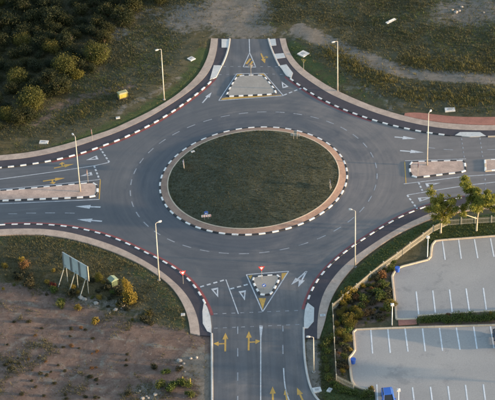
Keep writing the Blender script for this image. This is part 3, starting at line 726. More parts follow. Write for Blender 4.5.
# east leg
dashes('give_way_dash', (418.7, 182.6), (422.4, 190.8), .55, .38, .28); dashes('give_way_dash', (407.2, 195.2), (417.7, 209.4), .55, .38, .28)
stroke('lane_line', [(407.4, 195), (437, 190), (468.6, 185.1), (620, 168)], .15)
stroke('edge_line', [(403.8, 183.9), (466.5, 176.2), (620, 166)], .15); stroke('edge_line', [(404.7, 161.8), (406, 183.4)], .16, 'paint_yellow')
stroke('edge_line', [(405, 160.8), (466, 158.9)], .13)
giveway_tri((426, 185.2), (440.6, 182.8), 1.05); giveway_tri((418.7, 199.8), (433, 197), 1.1)
arrow((394.6, 137), (416.2, 138.9), .28, .95, 2.2); arrow((400, 150.7), (424, 152.5), .28, .95, 2.2)
for x0, y0, x1, y1 in ((428.5, 147.6, 435, 148.4), (443.5, 149.4, 453.2, 149.9), (487, 149.7, 497, 149.6)): stroke('lane_dash', [(x0, y0), (x1, y1)], .15, 'paint_worn')
dashes('crossing_dash', (461.6, 138.4), (464.6, 159.6), .5, .75, .15, 'paint_worn'); dashes('crossing_dash', (466.4, 177), (468.4, 194.5), .5, .75, .15, 'paint_worn')
dashes('crossing_dash', (480, 138), (483, 158.8), .5, .75, .15, 'paint_worn'); dashes('crossing_dash', (484.8, 174), (486, 193), .5, .75, .15, 'paint_worn')

# ------------------------------------------------------------------ car parks
def car_park(out, kerb_pts, lines):
    lot = slab('car_park', out, .05, .25, 'lot_asphalt', kind='structure')
    kerb_run(lot, kerb_pts, 's', z=.06, side=-1)
    for (a, b) in lines:
        (x0, y0), (x1, y1) = P(*a), P(*b); n = Vector((y0 - y1, x1 - x0)).normalized() * .095
        pyd('bay_line', [(x, y, gz(x) + .057) for x, y in ((x0 - n.x, y0 - n.y), (x0 + n.x, y0 + n.y), (x1 + n.x, y1 + n.y), (x1 - n.x, y1 - n.y))], [(3, 2, 1, 0)], 'bay_paint', lot)
    return lot
b1 = [((442.4, 240.4), (445.2, 260)), ((458.6, 239.8), (461.3, 259)), ((474.4, 239.4), (477.8, 258.4)), ((490.5, 238.6), (494, 257)),
      ((416.2, 291.7), (418.7, 314.6)), ((432.8, 290.7), (435.4, 313)), ((449.5, 289.7), (452.2, 312)), ((466.1, 288.7), (469.4, 311.4)), ((483.3, 288.1), (486.4, 310))]
b2 = [((370.8, 329.6), (372.6, 353.7)), ((387.8, 329.2), (390.3, 353)), ((405, 328.6), (408, 351.8)), ((422.5, 328.6), (425.3, 351.5)), ((439.5, 328.2), (442.6, 351)),
      ((456.3, 327.8), (460, 350)), ((473.6, 326.6), (477, 349)), ((490.4, 326.4), (494, 348.4)),
      ((376.8, 384.6), (378, 408)), ((412.5, 387.5), (415.4, 411)), ((430.5, 387), (433.4, 410)), ((448, 386.3), (451, 410)), ((465.5, 385), (468.6, 409)), ((483.3, 384.5), (486.4, 408))]
car_park(L1, PL((495, 311.4), (417.6, 316.6))[::-1][:0] or (PL((416.6, 319.3), (396.4, 320.2), (391.8, 275), (396.3, 270.2), (398.2, 267.8), (430.4, 259.6), (431.4, 246), (435.4, 241), (495, 236.4)) + [(50, -19.9)]), b1)
kr2 = struct_root('kerb'); kerb_run(kr2, PL((417.6, 316.6), (495, 311.4)) + [(50, -34.9)], 's', z=.06, side=1)
car_park(L2, PL((374.5, 391.3), (362, 389.2), (354.5, 386), (351.6, 381), (348.6, 357.2), (355, 352.6), (352.8, 330), (417, 327.5), (495, 325.4)) + [(50, -40.9)], b2)
slab('brick_step', PL((398, 320.6), (416.6, 319.8), (417, 324.6), (398.6, 326)), .14, .25, 'red_brick', kind='structure')
slab('planting_bed', PL((418.4, 317.4), (495, 312.4)) + [(50, -35.3), (50, -40.5)] + PL((495, 324.4), (418.8, 326.4)), .12, .2, 'soil', kind='structure')

# ------------------------------------------------------------------ foliage makers
def leaf_cloud(n, lobes, size, rng, up=.2, shell=.45):
    """leaf quads spread through ellipsoid lobes: (centre, radii); returns verts, faces, tint"""
    L = np.array([[*c, *r] for c, r in lobes], float); wv = L[:, 3] * L[:, 4] * L[:, 5]; wv = wv ** .75
    k = rng.choice(len(L), n, p=wv / wv.sum())
    d = rng.normal(size=(n, 3)); d /= np.linalg.norm(d, axis=1)[:, None]
    rr = rng.random(n) ** shell
    c = L[k, :3] + d * L[k, 3:] * rr[:, None] * (1 + .12 * rng.normal(size=(n, 1)))
    c[:, 2] = np.maximum(c[:, 2], .04)
    nrm = d + .9 * rng.normal(size=(n, 3)); nrm[:, 2] += up; nrm /= np.linalg.norm(nrm, axis=1)[:, None]
    a = np.cross(nrm, rng.normal(size=(n, 3))); a /= np.linalg.norm(a, axis=1)[:, None]; b = np.cross(nrm, a)
    s = size * (.6 + .8 * rng.random((n, 1)))
    v = np.stack([c - a * s, c - b * s * .55, c + a * s, c + b * s * .55], 1).reshape(-1, 3)
    f = np.arange(4 * n).reshape(-1, 4)
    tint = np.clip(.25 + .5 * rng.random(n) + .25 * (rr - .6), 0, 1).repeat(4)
    return v, f, tint
def leaf_mesh(name, data, mat):
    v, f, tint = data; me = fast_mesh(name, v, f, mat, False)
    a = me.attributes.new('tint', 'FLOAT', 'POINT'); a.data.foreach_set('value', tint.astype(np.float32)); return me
def shrub_lobes(rng, k, w, h):
    out = []
    for _ in range(k):
        a = rng.random() * 6.283; r = w * .62 * math.sqrt(rng.random()); s = .38 + .3 * rng.random()
        out.append(((r * math.cos(a), r * math.sin(a), h * (.32 + .42 * rng.random() * (1 - .5 * r / w))), (w * s, w * s, h * s * .75)))
    return out
def stem_mesh(name, rng, w, h, k=6):
    mb = MB()
    for _ in range(k):
        a = rng.random() * 6.283; r = w * (.3 + .4 * rng.random())
        mb.tube([(0, 0, -.15), (r * .4 * math.cos(a), r * .4 * math.sin(a), h * .35), (r * math.cos(a), r * math.sin(a), h * (.6 + .2 * rng.random()))], [.06 * w, .04 * w, .012 * w], 5)
    me = bpy.data.meshes.new(name); me.from_pydata(mb.v, [], mb.f); me.materials.append(M['twig']); return me
SHRUB = {}
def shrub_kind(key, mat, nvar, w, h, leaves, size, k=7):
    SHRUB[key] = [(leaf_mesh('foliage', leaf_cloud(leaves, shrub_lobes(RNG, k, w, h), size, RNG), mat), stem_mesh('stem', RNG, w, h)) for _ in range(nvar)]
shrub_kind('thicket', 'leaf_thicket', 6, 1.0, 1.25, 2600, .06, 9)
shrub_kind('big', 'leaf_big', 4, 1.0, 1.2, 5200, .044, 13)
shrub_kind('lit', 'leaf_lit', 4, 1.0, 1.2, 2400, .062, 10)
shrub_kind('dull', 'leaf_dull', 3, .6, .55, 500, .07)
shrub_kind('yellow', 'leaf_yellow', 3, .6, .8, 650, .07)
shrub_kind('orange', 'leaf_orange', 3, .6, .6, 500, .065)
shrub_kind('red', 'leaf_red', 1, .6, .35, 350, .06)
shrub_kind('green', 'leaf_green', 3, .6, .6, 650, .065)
def shrub(kind, x, y, s, label, group=None, name='shrub', sz=1.0, z=None):
    lf, stm = random.choice(SHRUB[kind])
    o = empty(name, x, y, label, 'shrub', group, random.uniform(0, 6.28), z if z is not None else tz(x, y))
    a = link('foliage', lf, parent=o); b = link('stem', stm, parent=o)
    o.scale = (s, s * random.uniform(.85, 1.15), s * sz); return o

# ------------------------------------------------------------------ thicket, upper left
def inside(p, poly): return sd_poly(np.array([p]), poly)[0] < 0
TH = PL((-30, -40), (150, -40), (138, 8), (128, 22), (112, 28), (104, 58), (86, 82), (66, 92), (44, 116), (20, 128), (-30, 140))
def poisson(poly, rmin, tries, rng):
    a = np.array(poly); lo, hi = a.min(0), a.max(0); c = lo + (hi - lo) * rng.random((tries, 2)); c = c[sd_poly(c, poly) < 0]
    keep = []
    for q in c:
        if all((q[0] - k[0]) ** 2 + (q[1] - k[1]) ** 2 > rmin * rmin for k in keep): keep.append(q)
    return keep
BIG = ((98, 62, 2.6, 'large rounded yellow-green bush at the thicket edge nearest the yellow kiosk'),
                       (66, 74, 2.5, 'large tawny green bush on the thicket edge, second from the footpath corner'),
                       (33, 108, 2.7, 'big golden green bush at the lowest corner of the thicket'),
                       (18, 84, 2.0, 'mid-sized golden bush left of the thicket edge, above the lowest one'),
                       (122, 24, 2.4, 'dark round bush standing apart at the upper right end of the thicket'),
                       (24, 46, 1.9, 'pale topped bush deep inside the thicket near the left frame edge'),
                       (8, 120, 1.7, 'ochre bush by the left frame edge just above the footpath'),
                       (52, 53, 1.9, 'olive topped bush in the middle of the thicket'))
for px, py, s, lab in BIG:
    x, y = P(px, py); shrub('thicket' if px == 122 else 'big', x, y, s, lab, None, 'large_bush', random.uniform(.95, 1.1))
BIGP = [(*P(b[0], b[1]), b[2]) for b in BIG]
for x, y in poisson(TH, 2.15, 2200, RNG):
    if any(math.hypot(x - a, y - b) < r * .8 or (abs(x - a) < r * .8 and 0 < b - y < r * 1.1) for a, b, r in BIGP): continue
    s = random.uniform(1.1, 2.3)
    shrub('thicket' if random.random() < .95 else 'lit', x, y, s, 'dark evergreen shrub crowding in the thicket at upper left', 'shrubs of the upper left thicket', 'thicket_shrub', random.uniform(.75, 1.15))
for px, py in ((160, 3), (470 - 300, -6)):
    x, y = P(px, py); shrub('thicket', x, y, 1.6, 'dark bush on the bare slope at the top edge, ' + ('nearer the frame' if py > 0 else 'further back'), None, 'bush')

# ------------------------------------------------------------------ grass tufts (uncountable cover)
def tufts(name, pts, zs, hmin, hmax, spreadw, blades, mat, rng):
    n = len(pts); k = blades
    ang = rng.random((n, k)) * 6.283; sz = np.clip(np.exp(.5 * rng.normal(size=(n, 1))) * .6, .25, 1.7); h = (hmin + (hmax - hmin) * sz) * (.6 + .4 * rng.random((n, k)))
    lean = h * (.35 + .6 * rng.random((n, k))); wd = .022 + .036 * rng.random((n, k)); off = spreadw * (.5 + sz) * rng.random((n, k))
    ca, sa = np.cos(ang), np.sin(ang)
    bx, by = pts[:, :1] + ca * off, pts[:, 1:] + sa * off; bz = np.repeat(zs[:, None], k, 1) - .03
    v = np.stack([np.stack([bx - sa * wd, by + ca * wd, bz], -1), np.stack([bx + sa * wd, by - ca * wd, bz], -1),
                  np.stack([bx + ca * lean, by + sa * lean, bz + h], -1)], 2).reshape(-1, 3)
    f = np.arange(len(v)).reshape(-1, 3)
    tint = np.clip(np.repeat(rng.random((n, 1)), k, 1) * .6 + .4 * rng.random((n, k)), 0, 1).ravel().repeat(3)
    return link(name, leaf_mesh(name, (v, f, tint), mat), kind='stuff')
def scatter(n, lo, hi, rng, dens):
    p = lo + (np.array(hi) - lo) * rng.random((n, 2)); sd = fast_sd(p); keep = (sd > .35) & (rng.random(n) < dens(p)); return p[keep], sd[keep]
def fbm(p, s):
    x, y = p[:, 0] * .8 - p[:, 1] * .6, p[:, 0] * .6 + p[:, 1] * .8
    return .5 + .9 * (.6 * vnoise(x, y, s * .5) + .3 * vnoise(x + 13, y + 5, s * 1.3) + .2 * vnoise(x, y - 8, s * 3.1))
def gmask(p, ch):
    ix = np.clip(np.searchsorted(xs, p[:, 0]), 0, nx - 1); iy = np.clip(np.searchsorted(ys, p[:, 1]), 0, ny - 1); return MASK[iy * nx + ix, ch]
def veg(name, n, lo, hi, dens, h0, h1, sp_, bl, mat):
    p, sd = scatter(n, np.array(lo), np.array(hi), RNG, dens)
    o = tufts(name, p, terr(p[:, 0], p[:, 1], sd), h0, h1, sp_, bl, mat, RNG); return o
bare = lambda p: np.clip(1 - 1.25 * np.maximum(gmask(p, 0), gmask(p, 2)), .03, 1)
tag(veg('dry_grass', 190000, (-52, 8), (52, 78), lambda p: bare(p) * (.25 + .75 * sstep(fbm(p, .35), .35, .6)) * np.where(gmask(p, 1) > .3, .3, 1) * (.12 + .88 * sstep(fast_sd(p), 3.0, 7.5)), .08, .32, .2, 5, 'grass_dry'), 'dry straw-coloured grass over the slopes above the roundabout', 'grass')
tag(veg('green_grass', 80000, (-52, 8), (52, 78), lambda p: bare(p) * sstep(fbm(p + 31, .28), .42, .66) * (.4 + .6 * sstep(fast_sd(p), 2.5, 6)), .07, .28, .2, 5, 'grass_green'), 'rough green grass patches above the roundabout', 'grass')
def near_line(px, wd):
    L = np.array(chaikin(PL(*px), 2))
    def f(p):
        d = np.full(len(p), 1e9)
        for q in L: d = np.minimum(d, np.hypot(p[:, 0] - q[0], p[:, 1] - q[1]))
        return np.exp(-(d / wd) ** 2)
    return f
g1 = near_line([(330, 52), (352, 66), (378, 80), (400, 90), (425, 98), (455, 101), (500, 100)], 2.2); g2 = near_line([(410, 62), (450, 66), (500, 68)], 2.5); g3 = near_line([(70, 118), (95, 102), (120, 88)], 2.0)
tag(veg('golden_grass', 85000, (-40, 8), (50, 60), lambda p: np.clip(g1(p) + g2(p) * .7 + g3(p) * .25, 0, 1) * (.3 + .7 * sstep(fbm(p, .6), .35, .6)), .12, .5, .22, 6, 'grass_gold'), 'tall golden grass in bands along the dirt track at upper right', 'grass')
tag(veg('verge_grass', 75000, (-50, -52), (12, -8), lambda p: np.maximum(bare(p) * (.3 + .7 * sstep(fbm(p, .45), .35, .6)), .8 * sstep(fbm(p + 50, .42), .56, .70) * (p[:, 0] < -12)), .06, .28, .2, 5, 'grass_dry'), 'short dry grass on the verge and waste ground at lower left', 'grass')
tag(veg('lawn_grass', 60000, (6, -62), (50, -10), lambda p: sstep(gmask(p, 1), .3, .7), .08, .22, .12, 5, 'grass_green'), 'mown green grass between footpath, fence and car park', 'grass')
a = RNG.random(26000) * 6.283; r = 13.45 * np.sqrt(RNG.random(26000)); p = np.stack([r * np.cos(a), r * np.sin(a)], -1)
keep = RNG.random(len(p)) < .7 + .3 * sstep(fbm(p, .5), .3, .7); p = p[keep]; r = r[keep]
tag(tufts('island_grass', p, S * p[:, 0] + dome(r) + lumps(p[:, 0], p[:, 1]) * (r < 13), .05, .14, .1, 5, 'grass_island', RNG), 'short dull grass on the round central island', 'grass')

# ------------------------------------------------------------------ shrubs of the waste ground, lower left
lone = [(25, 268, 'orange', 1.7, 'orange-brown bush on the left verge, left of the billboard'), (21, 262, 'yellow', 1.0, 'small yellow tuft beside the orange-brown bush on the left verge'),
        (5, 268, 'yellow', 1.0, 'small yellow bush at the left frame edge'), (52, 287, 'red', 1.5, 'low red-leaved shrub left of the billboard legs'),
        (29, 287, 'dull', 2.3, 'dark grey-green bush at the left edge of the waste ground'), (18, 280, 'dull', 1.7, 'dull bush between the dark bush and the left frame edge'),
        (106.5, 289, 'dull', 1.6, 'dark bush hugging the left side of the green kiosk'), (119, 292.5, 'dull', 1.7, 'dark bush between the green kiosk and the tall yellow bush'), (113, 293, 'green', 1.0, 'small green bush in front of the green kiosk'),
        (98, 281, 'lit', .95, 'olive yellow bush between billboard and green kiosk'), (54, 273, 'yellow', .7, 'tiny yellow bush just left of the billboard'),
        (72, 296, 'dull', 1.9, 'grey bush at the foot of the billboard'), (60, 309, 'green', 1.4, 'green tuft below the billboard on the track edge'),
        (78, 310, 'yellow', 1.1, 'yellow-green tuft at the track edge below the billboard'), (96, 324, 'yellow', 1.3, 'yellow low bush alone on the red track'),
        (132, 303, 'yellow', 2.0, 'lower yellow bush in front of the tall yellow bush'), (122, 305, 'dull', 2.0, 'dark bush left of the tall yellow bush'),
        (145, 321, 'dull', 1.5, 'grey shrub near the rubble, right of the yellow bushes'), (152, 314, 'dull', 1.3, 'small grey shrub below the footpath bend'),
        (127, 356, 'dull', .6, 'topmost of three tiny dark tufts on the bare earth'), (127, 361.5, 'dull', .5, 'middle one of three tiny dark tufts on the bare earth'), (126, 367, 'dull', .55, 'lowest of three tiny dark tufts on the bare earth'),
        (154, 369, 'dull', 1.3, 'dark scrub at the left end of the rubble by the road'), (166, 374, 'green', 1.2, 'green scrub in the middle of the rubble by the road'), (180, 372, 'dull', 1.2, 'dark scrub at the right end of the rubble by the road'),
        (160, 388, 'green', 1.7, 'low green weed clump, left of the row at the bottom edge'), (172, 389, 'green', 1.8, 'low green weed clump, middle of the row at the bottom edge'), (184, 386, 'green', 1.8, 'low green weed clump, nearest the road at the bottom edge'),
        (190, 396, 'green', 1.4, 'low green weed clump cut by the bottom frame edge'), (128, 396, 'dull', 1.0, 'dark weed at the bottom edge left of the white rubble')]
for px, py, k, s, lab in lone:
    x, y = P(px, py); shrub(k, x, y, s, lab, None, 'shrub')
SCB = PL((0, 272), (40, 268), (62, 284), (95, 276), (140, 296), (150, 312), (160, 330), (120, 318), (85, 312), (40, 300), (0, 292))
for x, y in poisson(SCB, .8, 130, RNG):
    k = random.choice(['dull', 'dull', 'dull', 'green', 'yellow', 'lit']); c = {'dull': 'grey-green', 'green': 'green', 'yellow': 'yellow', 'lit': 'olive'}[k]
    shrub(k, x, y, random.uniform(.5, 1.3) * (.55 if k == 'lit' else 1), 'knee-high %s scrub on the band between verge and bare earth' % c, '%s scrub around the billboard' % c, 'scrub', random.uniform(.6, 1.0))
x, y = P(127, 298)
ty = empty('tall_bush', x, y, 'tall bright yellow bush standing behind the green kiosk path', 'bush', z=tz(x, y)); ty['label'] = 'tall bright yellow bush to the right of the green kiosk'
lb = [((0, 0, 2.6), (.6, .6, .8)), ((.25, .1, 1.8), (.8, .7, .8)), ((.1, -.2, 1.0), (.9, .8, .8)), ((-.3, .2, 3.0), (.4, .4, .6)), ((.5, -.3, .7), (.7, .7, .6))]
link('foliage', leaf_mesh('foliage', leaf_cloud(2200, lb, .09, RNG), 'leaf_yellow'), parent=ty)
MB().tube([(0, 0, -.2), (.05, 0, 1.2), (-.1, .1, 2.6)], [.09, .06, .02], 6).build('stem', 'twig', ty)
wl = RNG.random((46, 2)) * [95, 80] + [5, 322]
for px, py in wl:
    x, y = P(px, py)
    shrub('dull' if random.random() < .75 else 'orange', x, y, random.uniform(.35, .95), 'small dry tuft scattered on the red-brown waste ground', 'dry tufts on the waste ground', 'scrub_tuft', .7)

# ------------------------------------------------------------------ planting bed by the car park
BED = PL((335, 308), (394, 262), (394, 268), (389, 275), (394, 318), (386, 323), (351, 328), (352, 351), (346, 357), (350, 380), (337, 372))
kinds = ['dull', 'dull', 'dull', 'orange', 'green', 'green', 'lit', 'lit', 'yellow', 'dull']
for x, y in poisson(BED, .55, 620, RNG):
    k = random.choice(kinds); s = random.choice((.5, .7, .9, 1.2, 1.6)) * (.6 if k == 'lit' else 1) * random.uniform(.85, 1.15)
    nm = {'dull': 'grey-green', 'orange': 'rust-coloured', 'yellow': 'yellowish', 'green': 'green', 'lit': 'olive'}[k]
    shrub(k, x, y, s, 'low %s shrub in the planting bed inside the fence' % nm, '%s shrubs of the planting bed' % nm, 'bed_shrub', random.uniform(.7, 1.2))
for px, py in ((326, 345), (327, 352), (325, 361), (327, 370), (328, 379), (329, 338), (334, 385), (345, 393), (353, 394), (361, 396), (369, 397), (338, 392)):
    x, y = P(px, py); shrub('green', x, y, random.uniform(1.0, 1.5), 'leafy green shrub in the strip outside the lower fence', 'green shrubs outside the lower fence', 'verge_shrub', .8)
x, y = P(371, 390); shrub('yellow', x, y, .9, 'yellow shrub at the corner of the lower car park beside the blue car')
hd = tag(empty('hedge', *P(456, 319.5)), 'low clipped green hedge strip between the two car parks', 'hedge')
hx, hy = P(456, 319.5); lb = []
for px in np.linspace(421, 545, 46):
    x, y = P(px, 321.6 - (px - 421) * .05 + random.uniform(-3.0, 3.2)); lb.append(((x - hx, y - hy, gz(x) - gz(hx) + .4), (.85, .75, .5)))
vv, ff, tt = leaf_cloud(15000, [((a[0], a[1], a[2] + 5), b) for a, b in lb], .075, RNG); vv[:, 2] -= 5
link('foliage', leaf_mesh('foliage', (vv, ff, tt), 'leaf_green'), parent=hd)
for px in (448, 462, 490):
    x, y = P(px, 317); shrub('orange' if px != 490 else 'yellow', x, y, .8, 'small %s shrub poking out of the hedge, %s' % ('rusty' if px != 490 else 'yellow', {448: 'left one', 462: 'right one', 490: 'near the right frame edge'}[px]), None, 'shrub', z=gz(x) + .2)

# ------------------------------------------------------------------ two trees by the fence
def tree(px, py, h, w, label, seed, leaves):
    rng = np.random.default_rng(seed); x, y = P(px, py)
    o = empty('tree', x, y, label, 'tree', None, 0, tz(x, y))
    mb = MB(); tips = []
    top = Vector((rng.uniform(-.2, .35), rng.uniform(-.2, .2), h * .62))
    mb.tube([(0, 0, -.2), (0, 0, .25), (.05, .03, h * .25), tuple(top * .62), tuple(top)], [.22, .15, .12, .09, .04], 9); tips.append(top)
    for i in range(9):
        a = i * 2.4 + rng.uniform(-.4, .4); z0 = h * rng.uniform(.22, .5); L = w * rng.uniform(.55, .95)
        b0 = Vector((.05, .03, z0)); b2 = b0 + Vector((math.cos(a) * L, math.sin(a) * L, h * rng.uniform(.14, .36))); b1 = (b0 + b2) / 2 + Vector((0, 0, -.15))
        mb.tube([b0, b1, b2], [.085, .055, .018], 6); tips.append(b2)
        for j in range(2):
            c = b1 + Vector((rng.normal() * .5, rng.normal() * .5, rng.uniform(.3, .9))); mb.tube([b1, (b1 + c) / 2, c], [.04, .028, .01], 5); tips.append(c)
    mb.build('trunk', 'bark', o, smooth_=True)
    lb = []
    for t in tips:
        r = rng.uniform(.55, .95); lb.append(((t.x, t.y, t.z), (r, r, r * .75)))
        if rng.random() < .6:
            r2 = rng.uniform(.3, .55); lb.append(((t.x + rng.normal() * .6, t.y + rng.normal() * .6, t.z + rng.uniform(.1, .8)), (r2, r2, r2 * .8)))
    for i in range(12):
        a = rng.uniform(0, 6.28); r = w * rng.uniform(0, .75); q = rng.uniform(.4, .7); lb.append(((r * math.cos(a), r * math.sin(a), h * rng.uniform(.45, .92)), (q, q, q * .85)))
    link('crown', leaf_mesh('crown', leaf_cloud(leaves, lb, .115, rng, shell=.6), 'leaf_tree'), parent=o); return o
tree(440.6, 233.5, 7.8, 2.5, 'slender tree with pale trunk by the fence bend, left of two', 5, 10000)
tree(476.4, 231.2, 9.2, 4.2, 'broad leafy tree with pale trunk, right of two by the fence', 9, 22000)

# trees added out of view on the right to shade the bays
def beyond(x, y, h, w_, label, seed):
    n0 = P; globals()['P'] = lambda a, b, c=0: (x, y)
    o = tree(0, 0, h, w_, label, seed, 6000); globals()['P'] = n0; return o
beyond(47.5, -43.6, 5.2, 3.0, 'added shade tree out of view right of the lower car park, in line with its upper bays', 21)
beyond(52.5, -57.5, 7.0, 3.8, 'added shade tree out of view right of the lower car park, in line with its lower bays', 22)

# ------------------------------------------------------------------ lamp posts
def lamp(px, py, h, head_dir, label, grp='tall street lamps', arm=.55, name='street_lamp'):
    x, y = P(px, py); o = empty(name, x, y, label, 'street lamp', grp, z=tz(x, y) - .02)
    MB().tube([(0, 0, 0), (0, 0, .12)], [.24, .24], 12).build('base_plate', 'sign_grey', o)
    MB().tube([(0, 0, .1), (0, 0, h * .16), (0, 0, h * .17), (0, 0, h)], [.125, .12, .1, .06], 12).build('pole', 'lamp_metal', o, smooth_=True)
    a = R(head_dir); c, s = math.cos(a), math.sin(a)
    MB().tube([(0, 0, h - .03), (c * .12, s * .12, h + .06), (c * arm, s * arm, h + .11)], [.05, .04, .035], 8).build('arm', 'lamp_metal', o)
    m = MB()
    for k, (d, wd, z0, z1) in enumerate(((arm - .1, .1, .03, .13), (arm + .12, .24, 0, .16), (arm + .36, .24, .02, .15), (arm + .52, .1, .05, .12))):
        for sy in (-1, 1): 
            for z in (z0, z1): m.v.append((c * d - s * sy * wd / 2, s * d + c * sy * wd / 2, h + z))
    for k in range(3):
        b = 4 * k; m.f += [(b, b + 4, b + 5, b + 1), (b + 2, b + 3, b + 7, b + 6), (b + 1, b + 5, b + 7, b + 3), (b, b + 2, b + 6, b + 4)]
    m.f += [(0, 1, 3, 2), (12, 14, 15, 13)]
    hd = m.build('luminaire', 'lamp_glass', o)
    MB().box((c * (arm + .33), s * (arm + .24), h - .01), (.3, .18, .05), a).build('lens', 'lamp_glass', hd); return o
lamp(164.2, 100, 9.9, 200, 'tall cream street lamp on the grass at upper left beside the yellow kiosk')
lamp(337.6, 91.2, 9.8, 200, 'tall cream street lamp on the grass verge at upper right of the roundabout')
lamp(427, 165.6, 9.9, 60, 'tall cream street lamp rising from the brick median on the right')
lamp(80.2, 192, 10.6, 120, 'tall cream street lamp rising from the long brick median on the left')
lamp(159.2, 280.2, 10.4, 35, 'tall cream street lamp on the footpath edge at lower left')
lamp(355, 266.6, 10.2, 150, 'tall cream street lamp on the grass verge at lower right, above the fence')
lamp(313.8, 372.4, 6.2, 170, 'shorter street lamp by the kerb bend at bottom, left of the fence', 'short lamps', .5)
def bollard_lamp(px, py, h, label):
    x, y = P(px, py); o = empty('car_park_lamp', x, y, label, 'lamp', 'car park lamps', z=tz(x, y))
    MB().tube([(0, 0, -.05), (0, 0, .3), (0, 0, h)], [.11, .075, .06], 10).build('pole', 'kerb_white', o, smooth_=True)
    hd = MB().box((0, 0, h + .1), (.5, .5, .16)).box((0, 0, h + .22), (.36, .36, .08), taper=.6).build('lamp_head', 'lamp_glass', o); return o
bollard_lamp(427.4, 257.4, 3.7, 'white lamp post at the top corner of the upper car park')
bollard_lamp(392, 325.4, 3.6, 'white lamp post between the two car parks by the brick step')
bollard_lamp(398.2, 411, 3.7, 'white lamp post beside the blue car at the bottom edge')

# ------------------------------------------------------------------ traffic signs
def tri_plate(mb, r, y0, y1, up=False, z=0.0):
    p = [(r * math.sin(R(a)), z + r * math.cos(R(a)) * (1 if up else -1)) for a in (0, 120, 240)]
    return mb.prism(p, y0, y1)
def face_dir(o, az): o.rotation_euler = (0, 0, az)     # face looks along local -Y
def yield_sign(px, py, h, rz, label, back='sign_grey'):
    x, y = P(px, py); o = empty('give_way_sign', x, y, label, 'road sign', 'give way signs', rz, tz(x, y) if fast_sd(np.array([[x, y]]))[0] > .3 else gz(x) + .1)
    MB().tube([(0, 0, -.1), (0, 0, h + .35)], .04, 8).build('post', 'sign_post', o)
    pl = tri_plate(MB(), .56, -.075, -.05, z=h).build('plate', 'sign_red', o)
    tri_plate(MB(), .30, -.086, -.0755, z=h).build('white_centre', 'sign_white', pl)
    tri_plate(MB(), .55, -.0495, -.042, z=h).build('back_plate', back, o); return o
yield_sign(183.3, 284.2, 2.1, R(15), 'red and white give way sign on the paving at lower left')
yield_sign(261.8, 279.6, 2.1, R(5), 'red and white give way sign on the lower triangular island')
yield_sign(88.2, 182.6, 1.9, R(-90), 'give way sign seen edge on at the end of the left median')
yield_sign(417.6, 176, 2.0, R(90), 'give way sign seen edge on at the end of the right median')
yield_sign(251, 76.4, 1.9, R(180), 'grey back of a give way sign on the upper trapezoid island')
yield_sign(303.6, 71, 1.9, R(155), 'small sign on the upper right footpath edge with its yellow back to us', 'kiosk_yellow')
yield_sign(92.5, 141.5, 1.9, R(-80), 'thin sign post on the upper left footpath edge')
def disc(mb, r, y0, y1, z): return mb.prism([(r * math.cos(2 * math.pi * k / 20), z + r * math.sin(2 * math.pi * k / 20)) for k in range(20)], y0, y1)
x, y = P(264.2, 289.6)
_o = empty('keep_left_sign', x, y, 'small round blue keep left sign on the lower triangular island', 'road sign', None, 0, gz(x) + .1)
MB().tube([(0, 0, -.05), (0, 0, 1.0)], .035, 8).build('post', 'sign_post', _o)
pl = disc(MB(), .3, -.075, -.05, .75).build('plate', 'sign_blue', _o)
MB().prism([(-.16, .62), (-.16, .84), (.06, .62)], -.086, -.0755).prism([(-.1, .74), (.13, .93), (.18, .88), (-.04, .68)], -.086, -.0755).build('white_arrow', 'sign_white', pl)
def chevron_sign(px, py, rz, label, mat_back='sign_grey'):
    x, y = P(px, py); r = math.hypot(x, y); z = gz(x) + float(dome(r)) - .02
    h0 = .3
    x, y = P(px, py, float(dome(r)))
    o = empty('chevron_board', x, y, label, 'road sign', 'chevron boards on the central island', rz, gz(x) + float(dome(math.hypot(x, y))) - .05)
    for s in (-.28, .28): MB().tube([(s, 0, 0), (s, 0, 1.6)], .035, 8).build('post', 'sign_post', o)
    b = MB().box((0, -.06, .82), (1.5, .04, .42)).build('board', 'sign_white', o)
    MB().box((0, -.035, .82), (1.44, .012, .36)).build('backing', mat_back, o)
    for k in range(4):
        c = -.56 + k * .37
        MB().prism([(c + .1, .63), (c + .2, .63), (c + .06, .82), (c + .2, 1.01), (c + .1, 1.01), (c - .04, .82)], -.092, -.081).build('chevron', 'sign_red', b)
    d = disc(MB(), .33, -.075, -.05, 1.4).build('disc', 'sign_blue', o)
    disc(MB(), .325, -.0495, -.042, 1.4).build('disc_back', mat_back, o)
    MB().prism([(-.2, 1.3), (-.06, 1.44), (-.06, 1.16)], -.086, -.0755).prism([(-.07, 1.25), (.2, 1.25), (.2, 1.35), (-.07, 1.35)], -.086, -.0755).build('arrow', 'sign_white', d)
    return o
chevron_sign(206.4, 219.4, R(5), 'red and white chevron board with blue disc facing us on the central island')
chevron_sign(184, 168.6, R(-82), 'chevron board seen edge on at the left rim of the central island', 'sign_orange')
chevron_sign(295.3, 139.4, R(172), 'back of a chevron board at the top rim of the central island')
chevron_sign(329.8, 188.6, R(98), 'chevron board seen edge on at the right rim of the central island', 'sign_orange')

